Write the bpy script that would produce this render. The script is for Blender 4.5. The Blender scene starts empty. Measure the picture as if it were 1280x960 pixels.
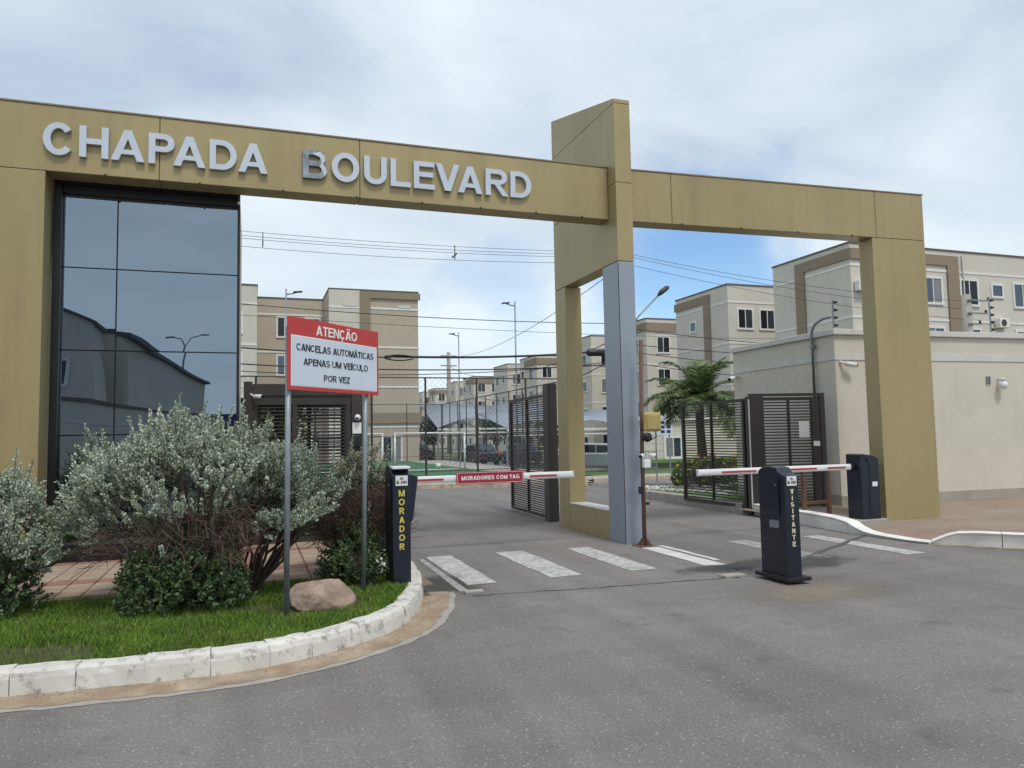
import bpy, bmesh, math, random
from mathutils import Vector, Matrix, noise
R = math.radians
random.seed(7)
scn = bpy.context.scene
COL = scn.collection

# ------------------------------------------------------------------ camera
def make_camera():
    yaw, pit, rol = R(19.385), R(4.027), R(-1.076)
    f = Vector((math.sin(yaw)*math.cos(pit), math.cos(yaw)*math.cos(pit), math.sin(pit)))
    r = Vector((math.cos(yaw), -math.sin(yaw), 0))
    u = r.cross(f)
    r2 = r*math.cos(rol) + u*math.sin(rol)
    u2 = u*math.cos(rol) - r*math.sin(rol)
    cd = bpy.data.cameras.new('camera')
    cd.sensor_fit = 'HORIZONTAL'; cd.sensor_width = 36.0; cd.lens = 930/1280*36
    cd.clip_start = .05; cd.clip_end = 3000
    co = bpy.data.objects.new('camera', cd); COL.objects.link(co)
    m = Matrix((r2, u2, -f)).transposed().to_4x4(); m.translation = (0, 0, 1.5)
    co.matrix_world = m
    scn.camera = co
make_camera()

# ------------------------------------------------------------------ sky, sun, exposure
SUN_EL, SUN_AZ = R(60), R(172)      # azimuth measured clockwise from +Y (the view side)
def make_world():
    w = bpy.data.worlds.new('World'); scn.world = w; w.use_nodes = True
    nt = w.node_tree; nt.nodes.clear(); N = nt.nodes.new; L = nt.links.new
    out = N('ShaderNodeOutputWorld'); mix = N('ShaderNodeMixShader')
    sky = N('ShaderNodeTexSky'); sky.sky_type = 'NISHITA'; sky.sun_disc = False
    sky.sun_elevation = SUN_EL; sky.sun_rotation = SUN_AZ; sky.air_density = 1.0; sky.dust_density = .15; sky.ozone_density = 3.0
    b1 = N('ShaderNodeBackground'); b1.inputs[1].default_value = .125; hs_ = N('ShaderNodeHueSaturation'); hs_.inputs['Saturation'].default_value = 1.2; L(sky.outputs[0], hs_.inputs['Color']); L(hs_.outputs[0], b1.inputs[0])
    tc = N('ShaderNodeTexCoord'); sep = N('ShaderNodeSeparateXYZ'); L(tc.outputs['Generated'], sep.inputs[0])
    # flatten directions on a cloud sheet overhead
    zz = N('ShaderNodeMath'); zz.operation = 'ADD'; zz.inputs[1].default_value = .22
    ab = N('ShaderNodeMath'); ab.operation = 'MAXIMUM'; ab.inputs[1].default_value = 0.0
    L(sep.outputs[2], ab.inputs[0]); L(ab.outputs[0], zz.inputs[0])
    dx = N('ShaderNodeMath'); dx.operation = 'DIVIDE'; dy = N('ShaderNodeMath'); dy.operation = 'DIVIDE'
    L(sep.outputs[0], dx.inputs[0]); L(zz.outputs[0], dx.inputs[1])
    L(sep.outputs[1], dy.inputs[0]); L(zz.outputs[0], dy.inputs[1])
    cmb = N('ShaderNodeCombineXYZ'); L(dx.outputs[0], cmb.inputs[0]); L(dy.outputs[0], cmb.inputs[1])
    n1 = N('ShaderNodeTexNoise'); n1.inputs['Scale'].default_value = 1.15; n1.inputs['Detail'].default_value = 5
    n1.inputs['Roughness'].default_value = .52; n1.inputs['Distortion'].default_value = .35
    mp = N('ShaderNodeMapping'); mp.inputs['Location'].default_value = (3.1, 1.7, 0.4); mp.inputs['Scale'].default_value = (1.0, 1.25, 1)
    L(cmb.outputs[0], mp.inputs[0]); L(mp.outputs[0], n1.inputs['Vector'])
    # cloud brightness
    n2 = N('ShaderNodeTexNoise'); n2.inputs['Scale'].default_value = 1.7; n2.inputs['Detail'].default_value = 6; n2.inputs['Roughness'].default_value = .5
    n2.inputs['Distortion'].default_value = .25
    mp2 = N('ShaderNodeMapping'); mp2.inputs['Location'].default_value = (8.2, 5.4, 2.0); mp2.inputs['Scale'].default_value = (.75, 1.05, 1)
    L(cmb.outputs[0], mp2.inputs[0]); L(mp2.outputs[0], n2.inputs['Vector'])
    cr = N('ShaderNodeValToRGB'); e = cr.color_ramp.elements
    e[0].position = .34; e[0].color = (.345, .425, .545, 1)
    e[1].position = .66; e[1].color = (.64, .705, .755, 1)
    L(n2.outputs[0], cr.inputs[0])
    # clouds whiten towards the horizon, seen edge on
    hz = N('ShaderNodeMapRange'); hz.inputs[1].default_value = .02; hz.inputs[2].default_value = .46; hz.inputs[3].default_value = 1.0; hz.inputs[4].default_value = 0.0
    hz.interpolation_type = 'SMOOTHSTEP'
    L(sep.outputs[2], hz.inputs[0])
    hm = N('ShaderNodeMix'); hm.data_type = 'RGBA'; hm.inputs[7].default_value = (.66, .745, .79, 1)
    hk = N('ShaderNodeMath'); hk.operation = 'MULTIPLY'; hk.inputs[1].default_value = .85
    L(hz.outputs[0], hk.inputs[0]); L(hk.outputs[0], hm.inputs[0]); L(cr.outputs[0], hm.inputs[6])
    b2 = N('ShaderNodeBackground'); b2.inputs[1].default_value = 1.0; L(hm.outputs[2], b2.inputs[0])
    # cover: mostly closed, a few blue gaps
    cov = N('ShaderNodeMapRange'); cov.inputs[1].default_value = .16; cov.inputs[2].default_value = .30; cov.interpolation_type = 'SMOOTHSTEP'
    L(n1.outputs[0], cov.inputs[0])
    cover = cov.outputs[0]
    for d, w0, w1, lo in (((.545, .805, .205), .984, .998, .16), ((.30, .935, .18), .9955, .9999, .7)):
        v = Vector(d).normalized()
        n3 = N('ShaderNodeTexNoise'); n3.inputs['Scale'].default_value = 6; n3.inputs['Detail'].default_value = 4
        mv = N('ShaderNodeVectorMath'); mv.operation = 'MULTIPLY_ADD'; mv.inputs[1].default_value = (.34, .34, .22)
        L(tc.outputs['Generated'], n3.inputs['Vector']); L(n3.outputs['Color'], mv.inputs[0]); L(tc.outputs['Generated'], mv.inputs[2])
        nv = N('ShaderNodeVectorMath'); nv.operation = 'NORMALIZE'
        sb = N('ShaderNodeVectorMath'); sb.operation = 'SUBTRACT'; sb.inputs[1].default_value = (.17, .17, .11)
        L(mv.outputs[0], sb.inputs[0]); L(sb.outputs[0], nv.inputs[0])
        dt = N('ShaderNodeVectorMath'); dt.operation = 'DOT_PRODUCT'; dt.inputs[1].default_value = v; L(nv.outputs[0], dt.inputs[0])
        mr = N('ShaderNodeMapRange'); mr.inputs[1].default_value = w0; mr.inputs[2].default_value = w1; mr.inputs[3].default_value = 1.0; mr.inputs[4].default_value = lo
        mr.interpolation_type = 'SMOOTHSTEP'
        L(dt.outputs['Value'], mr.inputs[0])
        mm = N('ShaderNodeMath'); mm.operation = 'MULTIPLY'; L(cover, mm.inputs[0]); L(mr.outputs[0], mm.inputs[1]); cover = mm.outputs[0]
    L(cover, mix.inputs[0]); L(b1.outputs[0], mix.inputs[1]); L(b2.outputs[0], mix.inputs[2]); L(mix.outputs[0], out.inputs[0])
    sd = bpy.data.lights.new('sun', 'SUN'); sd.energy = 1.5; sd.angle = R(12); sd.color = (1, .955, .88)
    so = bpy.data.objects.new('sun', sd); COL.objects.link(so)
    d = Vector((math.sin(SUN_AZ)*math.cos(SUN_EL), math.cos(SUN_AZ)*math.cos(SUN_EL), math.sin(SUN_EL)))
    so.rotation_euler = d.to_track_quat('Z', 'Y').to_euler()
make_world()
scn.view_settings.view_transform = 'Standard'; scn.view_settings.look = 'None'
scn.view_settings.exposure = .42; scn.view_settings.gamma = 1; scn.view_settings.use_curve_mapping = False
scn.render.engine = 'CYCLES'
scn.cycles.max_bounces = 5; scn.cycles.diffuse_bounces = 3; scn.cycles.glossy_bounces = 3

# ------------------------------------------------------------------ materials
MATS = {}
def mat(name, col, rough=.7, metal=0., var=.08, scale=6., bump=0., bscale=60., spec=.5, stretch=None, isl=0., stain=0., coat=0., two=None):
    """one procedural material: base colour, large mottling, fine grain, optional vertical streaks, per-piece variation"""
    if name in MATS: return MATS[name]
    m = bpy.data.materials.new(name); m.use_nodes = True; MATS[name] = m
    nt = m.node_tree; N = nt.nodes.new; L = nt.links.new
    bs = nt.nodes['Principled BSDF']
    bs.inputs['Roughness'].default_value = rough; bs.inputs['Metallic'].default_value = metal
    bs.inputs['Specular IOR Level'].default_value = spec
    if coat: bs.inputs['Coat Weight'].default_value = coat
    tc = N('ShaderNodeTexCoord'); geo = N('ShaderNodeNewGeometry')
    vec = geo.outputs['Position']
    if stretch:
        mp = N('ShaderNodeMapping'); mp.inputs['Scale'].default_value = stretch; L(vec, mp.inputs[0]); vec = mp.outputs[0]
    n = N('ShaderNodeTexNoise'); n.inputs['Scale'].default_value = scale; n.inputs['Detail'].default_value = 6; n.inputs['Roughness'].default_value = .6
    L(vec, n.inputs['Vector'])
    mr = N('ShaderNodeMapRange'); mr.inputs[1].default_value = .3; mr.inputs[2].default_value = .7
    mr.inputs[3].default_value = 1-var; mr.inputs[4].default_value = 1+var; L(n.outputs[0], mr.inputs[0])
    base = N('ShaderNodeMix'); base.data_type = 'RGBA'
    base.inputs[6].default_value = (*col, 1); base.inputs[7].default_value = (*(two or col), 1)
    if two:
        n4 = N('ShaderNodeTexNoise'); n4.inputs['Scale'].default_value = scale*.6; n4.inputs['Detail'].default_value = 4; L(geo.outputs['Position'], n4.inputs['Vector'])
        r4 = N('ShaderNodeMapRange'); r4.inputs[1].default_value = .42; r4.inputs[2].default_value = .62; L(n4.outputs[0], r4.inputs[0]); L(r4.outputs[0], base.inputs[0])
    hv = N('ShaderNodeMix'); hv.data_type = 'RGBA'; hv.blend_type = 'MULTIPLY'; hv.inputs[0].default_value = 1
    L(base.outputs[2], hv.inputs[6]); L(mr.outputs[0], hv.inputs[7])
    cur = hv.outputs[2]
    if isl:
        ri = N('ShaderNodeMapRange'); ri.inputs[3].default_value = 1-isl; ri.inputs[4].default_value = 1+isl
        L(geo.outputs['Random Per Island'], ri.inputs[0])
        h2 = N('ShaderNodeMix'); h2.data_type = 'RGBA'; h2.blend_type = 'MULTIPLY'; h2.inputs[0].default_value = 1
        L(cur, h2.inputs[6]); L(ri.outputs[0], h2.inputs[7]); cur = h2.outputs[2]
    if stain:
        mp = N('ShaderNodeMapping'); mp.inputs['Scale'].default_value = (5, 5, .35); L(geo.outputs['Position'], mp.inputs[0])
        n5 = N('ShaderNodeTexNoise'); n5.inputs['Scale'].default_value = 1.4; n5.inputs['Detail'].default_value = 7; L(mp.outputs[0], n5.inputs['Vector'])
        r5 = N('ShaderNodeMapRange'); r5.inputs[1].default_value = .5; r5.inputs[2].default_value = .75; r5.inputs[3].default_value = 0; r5.inputs[4].default_value = stain
        L(n5.outputs[0], r5.inputs[0])
        h3 = N('ShaderNodeMix'); h3.data_type = 'RGBA'; h3.inputs[7].default_value = (col[0]*.45, col[1]*.42, col[2]*.4, 1)
        L(r5.outputs[0], h3.inputs[0]); L(cur, h3.inputs[6]); cur = h3.outputs[2]
    L(cur, bs.inputs['Base Color'])
    if bump:
        nb = N('ShaderNodeTexNoise'); nb.inputs['Scale'].default_value = bscale; nb.inputs['Detail'].default_value = 5; L(geo.outputs['Position'], nb.inputs['Vector'])
        bp = N('ShaderNodeBump'); bp.inputs['Strength'].default_value = bump; bp.inputs['Distance'].default_value = .01
        L(nb.outputs[0], bp.inputs['Height']); L(bp.outputs[0], bs.inputs['Normal'])
    return m

def asphalt():
    m = bpy.data.materials.new('asphalt'); m.use_nodes = True; MATS['asphalt'] = m
    nt = m.node_tree; N = nt.nodes.new; L = nt.links.new; bs = nt.nodes['Principled BSDF']; bs.inputs['Roughness'].default_value = .85
    bs.inputs['Specular IOR Level'].default_value = .3
    geo = N('ShaderNodeNewGeometry'); P = geo.outputs['Position']
    def noi(sc, det, lo, hi, a, b, vec=P, rough=.6):
        n = N('ShaderNodeTexNoise'); n.inputs['Scale'].default_value = sc; n.inputs['Detail'].default_value = det; n.inputs['Roughness'].default_value = rough
        L(vec, n.inputs['Vector']); r = N('ShaderNodeMapRange'); r.inputs[1].default_value = lo; r.inputs[2].default_value = hi; r.inputs[3].default_value = a; r.inputs[4].default_value = b
        L(n.outputs[0], r.inputs[0]); return r.outputs[0]
    def mul(a, b):
        h = N('ShaderNodeMix'); h.data_type = 'RGBA'; h.blend_type = 'MULTIPLY'; h.inputs[0].default_value = 1; L(a, h.inputs[6]); L(b, h.inputs[7]); return h.outputs[2]
    def blend(f, a, col):
        h = N('ShaderNodeMix'); h.data_type = 'RGBA'; L(f, h.inputs[0]); L(a, h.inputs[6]); h.inputs[7].default_value = (*col, 1); return h.outputs[2]
    b = N('ShaderNodeRGB'); b.outputs[0].default_value = (.198, .183, .173, 1); cur = b.outputs[0]
    cur = mul(cur, noi(.42, 4, .3, .7, .84, 1.14))
    mpt = N('ShaderNodeMapping'); mpt.inputs['Rotation'].default_value = (0, 0, R(14)); mpt.inputs['Scale'].default_value = (1.5, .09, 1); L(P, mpt.inputs[0])
    cur = mul(cur, noi(1.0, 3, .38, .62, .88, 1.06, mpt.outputs[0]))       # wheel tracks through the lanes
    cur = mul(cur, noi(48, 4, .3, .7, .80, 1.2))
    mp = N('ShaderNodeMapping'); mp.inputs['Rotation'].default_value = (0, 0, R(-24)); mp.inputs['Scale'].default_value = (.35, 2.2, 1); L(P, mp.inputs[0])
    cur = mul(cur, noi(1.0, 5, .35, .68, .93, 1.06, mp.outputs[0]))          # tyre bands
    cur = mul(cur, noi(5, 9, .3, .7, .93, 1.07, rough=.75))
    cur = mul(cur, noi(120, 3, .3, .7, .68, 1.32))                           # grain
    vo = N('ShaderNodeTexVoronoi'); vo.inputs['Scale'].default_value = 70; L(P, vo.inputs['Vector'])
    rr = N('ShaderNodeMapRange'); rr.inputs[1].default_value = .0; rr.inputs[2].default_value = .5; rr.inputs[3].default_value = 1; rr.inputs[4].default_value = 0
    L(vo.outputs['Distance'], rr.inputs[0])
    wn = N('ShaderNodeTexWhiteNoise'); L(vo.outputs['Position'], wn.inputs['Vector'])
    gt = N('ShaderNodeMath'); gt.operation = 'GREATER_THAN'; gt.inputs[1].default_value = .94; L(wn.outputs['Value'], gt.inputs[0])
    mm = N('ShaderNodeMath'); mm.operation = 'MULTIPLY'; L(rr.outputs[0], mm.inputs[0]); L(gt.outputs[0], mm.inputs[1])
    cur = blend(mm.outputs[0], cur, (.55, .51, .47))                         # pale stone chips
    cur = blend(noi(2.3, 8, .60, .70, 0, .55), cur, (.10, .094, .09))       # oil spots
    cur = blend(noi(.33, 6, .56, .75, 0, .45), cur, (.21, .175, .14))       # dust
    # round drip stains scattered over the lane
    v2 = N('ShaderNodeTexVoronoi'); v2.inputs['Scale'].default_value = 1.1; v2.inputs['Randomness'].default_value = 1
    nd = N('ShaderNodeTexNoise'); nd.inputs['Scale'].default_value = 14; L(P, nd.inputs['Vector'])
    ad = N('ShaderNodeVectorMath'); ad.operation = 'MULTIPLY_ADD'; ad.inputs[1].default_value = (.16, .16, 0); L(nd.outputs['Color'], ad.inputs[0]); L(P, ad.inputs[2]); L(ad.outputs[0], v2.inputs['Vector'])
    r2 = N('ShaderNodeMapRange'); r2.inputs[1].default_value = .02; r2.inputs[2].default_value = .075; r2.inputs[3].default_value = .75; r2.inputs[4].default_value = 0; L(v2.outputs['Distance'], r2.inputs[0])
    w2 = N('ShaderNodeTexWhiteNoise'); L(v2.outputs['Position'], w2.inputs['Vector'])
    g2 = N('ShaderNodeMath'); g2.operation = 'GREATER_THAN'; g2.inputs[1].default_value = .30; L(w2.outputs['Value'], g2.inputs[0])
    m2 = N('ShaderNodeMath'); m2.operation = 'MULTIPLY'; L(r2.outputs[0], m2.inputs[0]); L(g2.outputs[0], m2.inputs[1])
    cur = blend(m2.outputs[0], cur, (.06, .057, .055))
    L(cur, bs.inputs['Base Color'])
    nb = N('ShaderNodeTexNoise'); nb.inputs['Scale'].default_value = 150; nb.inputs['Detail'].default_value = 4; L(P, nb.inputs['Vector'])
    bp = N('ShaderNodeBump'); bp.inputs['Strength'].default_value = .55; bp.inputs['Distance'].default_value = .006
    L(nb.outputs[0], bp.inputs['Height']); L(bp.outputs[0], bs.inputs['Normal'])
    return m

def worn_paint(name, col, under, amount, scale=7., edge=.06):
    """paint worn through to what lies under it"""
    m = bpy.data.materials.new(name); m.use_nodes = True; MATS[name] = m
    nt = m.node_tree; N = nt.nodes.new; L = nt.links.new; bs = nt.nodes['Principled BSDF']; bs.inputs['Roughness'].default_value = .8
    geo = N('ShaderNodeNewGeometry')
    n = N('ShaderNodeTexNoise'); n.inputs['Scale'].default_value = scale; n.inputs['Detail'].default_value = 10; n.inputs['Roughness'].default_value = .72; L(geo.outputs['Position'], n.inputs['Vector'])
    r = N('ShaderNodeMapRange'); r.inputs[1].default_value = amount-edge; r.inputs[2].default_value = amount+edge; L(n.outputs[0], r.inputs[0])
    n2 = N('ShaderNodeTexNoise'); n2.inputs['Scale'].default_value = 3.1; n2.inputs['Detail'].default_value = 5; L(geo.outputs['Position'], n2.inputs['Vector'])
    r2 = N('ShaderNodeMapRange'); r2.inputs[1].default_value = .3; r2.inputs[2].default_value = .7; r2.inputs[3].default_value = .8; r2.inputs[4].default_value = 1.05; L(n2.outputs[0], r2.inputs[0])
    h = N('ShaderNodeMix'); h.data_type = 'RGBA'; L(r.outputs[0], h.inputs[0]); h.inputs[6].default_value = (*under, 1); h.inputs[7].default_value = (*col, 1)
    q = N('ShaderNodeMix'); q.data_type = 'RGBA'; q.blend_type = 'MULTIPLY'; q.inputs[0].default_value = 1; L(h.outputs[2], q.inputs[6]); L(r2.outputs[0], q.inputs[7])
    L(q.outputs[2], bs.inputs['Base Color'])
    bp = N('ShaderNodeBump'); bp.inputs['Strength'].default_value = .4; bp.inputs['Distance'].default_value = .004; L(n.outputs[0], bp.inputs['Height']); L(bp.outputs[0], bs.inputs['Normal'])
    return m

def tinted_glass(name, tint, dark, rough=.0, wave=.0, mixf=1.):
    m = bpy.data.materials.new(name); m.use_nodes = True; MATS[name] = m
    nt = m.node_tree; nt.nodes.clear(); N = nt.nodes.new; L = nt.links.new
    o = N('ShaderNodeOutputMaterial'); g = N('ShaderNodeBsdfGlossy'); d = N('ShaderNodeBsdfDiffuse'); a = N('ShaderNodeAddShader')
    g.inputs['Color'].default_value = (*tint, 1); g.inputs['Roughness'].default_value = rough; d.inputs['Color'].default_value = (*dark, 1)
    if wave:
        geo = N('ShaderNodeNewGeometry'); n = N('ShaderNodeTexNoise'); n.inputs['Scale'].default_value = .9; n.inputs['Detail'].default_value = 1; L(geo.outputs['Position'], n.inputs['Vector'])
        bp = N('ShaderNodeBump'); bp.inputs['Strength'].default_value = wave; bp.inputs['Distance'].default_value = .02; L(n.outputs[0], bp.inputs['Height']); L(bp.outputs[0], g.inputs['Normal'])
    L(g.outputs[0], a.inputs[0]); L(d.outputs[0], a.inputs[1]); L(a.outputs[0], o.inputs[0]); return m

def leafmat(name, c1, c2, trans=.25, rough=.55):
    m = bpy.data.materials.new(name); m.use_nodes = True; MATS[name] = m
    nt = m.node_tree; nt.nodes.clear(); N = nt.nodes.new; L = nt.links.new
    o = N('ShaderNodeOutputMaterial'); b = N('ShaderNodeBsdfPrincipled'); t = N('ShaderNodeBsdfTranslucent'); mx = N('ShaderNodeMixShader'); mx.inputs[0].default_value = trans
    b.inputs['Roughness'].default_value = rough; b.inputs['Specular IOR Level'].default_value = .3
    geo = N('ShaderNodeNewGeometry'); n = N('ShaderNodeTexNoise'); n.inputs['Scale'].default_value = 3.0; n.inputs['Detail'].default_value = 3; L(geo.outputs['Position'], n.inputs['Vector'])
    ad = N('ShaderNodeMath'); ad.operation = 'ADD'; L(n.outputs[0], ad.inputs[0])
    r1 = N('ShaderNodeMapRange'); r1.inputs[3].default_value = -.35; r1.inputs[4].default_value = .35; L(geo.outputs['Random Per Island'], r1.inputs[0]); L(r1.outputs[0], ad.inputs[1])
    r = N('ShaderNodeMapRange'); r.inputs[1].default_value = .25; r.inputs[2].default_value = .75; L(ad.outputs[0], r.inputs[0])
    c = N('ShaderNodeMix'); c.data_type = 'RGBA'; c.inputs[6].default_value = (*c1, 1); c.inputs[7].default_value = (*c2, 1); L(r.outputs[0], c.inputs[0])
    L(c.outputs[2], b.inputs['Base Color']); L(c.outputs[2], t.inputs[0]); L(b.outputs[0], mx.inputs[1]); L(t.outputs[0], mx.inputs[2]); L(mx.outputs[0], o.inputs[0]); return m

def soft_patch(name, col, amount, nscale):
    m = bpy.data.materials.new(name); m.use_nodes = True; MATS[name] = m
    nt = m.node_tree; N = nt.nodes.new; L = nt.links.new; bs = nt.nodes['Principled BSDF']; bs.inputs['Roughness'].default_value = .9
    tc = N('ShaderNodeTexCoord'); geo = N('ShaderNodeNewGeometry'); n = N('ShaderNodeTexNoise'); n.inputs['Scale'].default_value = nscale; n.inputs['Detail'].default_value = 9; n.inputs['Roughness'].default_value = .7
    L(geo.outputs['Position'], n.inputs['Vector'])
    v = N('ShaderNodeVectorMath'); v.operation = 'SUBTRACT'; v.inputs[1].default_value = (.5, .5, 0); L(tc.outputs['Generated'], v.inputs[0])
    ml = N('ShaderNodeVectorMath'); ml.operation = 'MULTIPLY'; ml.inputs[1].default_value = (1, 1, 0); L(v.outputs[0], ml.inputs[0])
    ln = N('ShaderNodeVectorMath'); ln.operation = 'LENGTH'; L(ml.outputs[0], ln.inputs[0])
    a = N('ShaderNodeMath'); a.operation = 'MULTIPLY_ADD'; a.inputs[1].default_value = .55; L(n.outputs[0], a.inputs[0])
    sb = N('ShaderNodeMath'); sb.operation = 'SUBTRACT'; sb.inputs[0].default_value = .42; L(ln.outputs['Value'], sb.inputs[1]); L(sb.outputs[0], a.inputs[2])
    r = N('ShaderNodeMapRange'); r.inputs[1].default_value = .30; r.inputs[2].default_value = .55; r.inputs[3].default_value = 0; r.inputs[4].default_value = amount; L(a.outputs[0], r.inputs[0])
    n2 = N('ShaderNodeTexNoise'); n2.inputs['Scale'].default_value = 110; n2.inputs['Detail'].default_value = 3; L(geo.outputs['Position'], n2.inputs['Vector'])
    r2 = N('ShaderNodeMapRange'); r2.inputs[1].default_value = .3; r2.inputs[2].default_value = .7; r2.inputs[3].default_value = .65; r2.inputs[4].default_value = 1.4; L(n2.outputs[0], r2.inputs[0])
    c = N('ShaderNodeMix'); c.data_type = 'RGBA'; c.blend_type = 'MULTIPLY'; c.inputs[0].default_value = 1; c.inputs[6].default_value = (*col, 1); L(r2.outputs[0], c.inputs[7])
    L(c.outputs[2], bs.inputs['Base Color']); L(r.outputs[0], bs.inputs['Alpha']); return m
asphalt()
SOFTDARK = soft_patch('dark_repair_patch', (.065, .061, .058), .85, 3.5)
SOFTOIL = soft_patch('oil_drips', (.10, .095, .09), .55, 22.0)
SOFTDUST = soft_patch('sand_dust', (.30, .245, .185), .6, 4.0)
GOLD = mat('gold_panel', (.37, .298, .148), .44, .25, .09, .9, .10, 1.1, stretch=(1, 1, .5), stain=.20)
GREYCLAD = mat('grey_cladding', (.30, .335, .385), .4, .3, .04, 1.2)
SEAL = mat('joint_seal', (.035, .03, .025), .8)
STEEL = mat('brushed_letter', (.56, .60, .67), .38, .35, .05, 8)
CHROME = mat('bare_letter_metal', (.30, .31, .32), .18, .9, .5, 9)
BLACKFRAME = mat('black_frame', (.012, .012, .014), .35, 0, .1)
GLASS = tinted_glass('dark_mirror_glass', (.22, .27, .325), (.004, .005, .006), 0, .25)
BLUEGLASS = tinted_glass('window_glass', (.10, .12, .15), (.012, .014, .018), .02)
DARKPANE = tinted_glass('dark_pane', (.035, .04, .045), (.012, .012, .014), .02)
CURTAIN = tinted_glass('curtained_pane', (.05, .055, .06), (.20, .20, .19), .05)
NAVY = mat('navy_cabinet', (.0055, .0105, .023), .36, 0, .12, 5, .02, 200, coat=.15)
BLACKP = mat('black_plastic', (.01, .01, .012), .45, 0, .1)
WHITEP = mat('white_plastic', (.72, .73, .74), .4, 0, .04)
BOOMW = mat('boom_white', (.72, .72, .72), .4, 0, .06, 4)
REDP = mat('red_reflective', (.42, .028, .03), .4, 0, .08, 5)
REDS = mat('red_sign', (.50, .034, .032), .4, 0, .06, 3)
CRIMSON = mat('crimson_plate', (.33, .016, .042), .42, 0, .06)
SIGNW = mat('sign_white', (.60, .665, .75), .45, 0, .03)
INK = mat('black_ink', (.012, .013, .016), .5)
PRINTW = mat('white_print', (.80, .78, .76), .5, 0, .03)
YELLOW = mat('yellow_letter', (.62, .50, .10), .5, 0, .12)
PALEY = mat('cream_letter', (.70, .64, .45), .5, 0, .1)
GALV = mat('galvanised_steel', (.26, .29, .31), .5, .5, .12, 12)
DARKM = mat('dark_brown_metal', (.048, .041, .036), .5, .2, .12, 4)
RUST = mat('rusty_brown_paint', (.13, .07, .055), .7, 0, .25, 14)
BEIGE = mat('beige_render', (.59, .55, .465), .85, 0, .06, 1.2, .08, 90, stain=.09)
PLINTH = mat('plinth_render', (.36, .325, .275), .9, 0, .12, 3, .1, 60, stain=.3)
PALEBAND = mat('pale_band', (.60, .585, .55), .8, 0, .06, 3, stain=.15)
CREAM = mat('cream_render', (.60, .56, .485), .88, 0, .05, .5, stain=.12)
TAUPE = mat('taupe_render', (.46, .39, .31), .88, 0, .05, .5, stain=.12)
BROWN = mat('brown_trim', (.265, .21, .15), .85, 0, .06, .8)
TRIMW = mat('white_trim', (.72, .71, .68), .8, 0, .06, 2)
CAPM = mat('parapet_cap', (.12, .105, .09), .8)
CONC = mat('concrete', (.34, .315, .28), .9, 0, .16, 5, .15, 40, stain=.2)
SAND = mat('sandy_gutter', (.30, .215, .14), .95, 0, .2, 6, .3, 50, two=(.36, .29, .21))
KERBW = worn_paint('worn_white_kerb', (.66, .635, .585), (.33, .30, .26), .42, 12, .05)
KERBCL = worn_paint('fresh_white_kerb', (.80, .785, .75), (.33, .30, .26), .30, 7, .06)
KERBF = worn_paint('dusty_kerb', (.50, .43, .34), (.30, .25, .2), .45, 4, .1)
STRIPE = worn_paint('worn_road_paint', (.54, .525, .50), (.20, .19, .18), .43, 11, .12)
STRIPE2 = worn_paint('faded_road_paint', (.44, .43, .41), (.19, .18, .17), .48, 9, .12)
STRIPE3 = worn_paint('bright_road_paint', (.62, .59, .55), (.19, .18, .17), .38, 10, .07)
PAVER = mat('peach_paver', (.37, .275, .20), .9, 0, .1, 9, .15, 70)
PAVER2 = mat('pale_paver', (.37, .285, .215), .9, 0, .12, 9, .15, 70)
PAVER3 = mat('red_paver', (.29, .15, .11), .9, 0, .12, 9, .15, 70)
BED = mat('paver_bedding', (.20, .15, .115), .95, 0, .15, 8)
SOIL = mat('soil', (.075, .062, .03), .95, 0, .3, 6, .4, 30, two=(.05, .075, .015))
TERRAIN = mat('rough_grass_ground', (.07, .095, .03), .95, 0, .3, .7, .5, 12, two=(.13, .11, .06))
TURF = mat('artificial_turf', (.035, .125, .05), .9, 0, .12, 1.5, .3, 60)
LAWNFAR = mat('mown_lawn', (.06, .13, .025), .95, 0, .3, 2.2, .6, 25)
PATCH = mat('asphalt_patch_dark', (.062, .059, .057), .9, 0, .3, 8, .4, 90, two=(.10, .095, .09))
CRACK = mat('tar_line', (.095, .09, .086), .8, 0, .2, 9)
ROCKM = mat('granite_rock', (.25, .175, .135), .9, 0, .25, 7, .5, 25, two=(.38, .29, .24))
BARK = mat('bark', (.085, .062, .045), .95, 0, .3, 20, .5, 60)
TWIG = mat('dead_twig', (.105, .068, .052), .95, 0, .3, 25)
TYRE = mat('rubber', (.015, .015, .016), .8)
PEBBLE = mat('white_pebble', (.55, .53, .48), .8, 0, .2, 20, isl=.3)
GROUNDR = mat('grey_roofing', (.27, .30, .35), .7, 0, .08, .6)
ROOFDK = mat('dark_roofing', (.075, .08, .095), .7, 0, .1, .6)
WIREM = mat('black_cable', (.018, .018, .02), .6)
BLUEBOARD = mat('blue_board', (.012, .04, .16), .4, 0, .05)
ORANGE = mat('orange_sign', (.62, .24, .015), .5)
SILVER = leafmat('silver_sage_leaf', (.25, .31, .205), (.66, .72, .60), .2, .7)
SILVER2 = leafmat('dull_sage_leaf', (.16, .20, .115), (.42, .45, .33), .2, .7)
GREENL = leafmat('green_leaf', (.04, .085, .03), (.20, .28, .14), .25)
GRASSL = leafmat('grass_blade', (.06, .135, .014), (.24, .37, .06), .3, .6)
STRAW = leafmat('dry_blade', (.19, .17, .07), (.38, .33, .16), .2, .7)
PALMG = leafmat('palm_leaf', (.045, .09, .028), (.26, .31, .14), .3)
TREEG = leafmat('tree_leaf', (.018, .04, .012), (.06, .10, .03), .25)
YFLOWER = leafmat('yellow_petal', (.55, .42, .02), (.75, .62, .08), .2)

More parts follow.
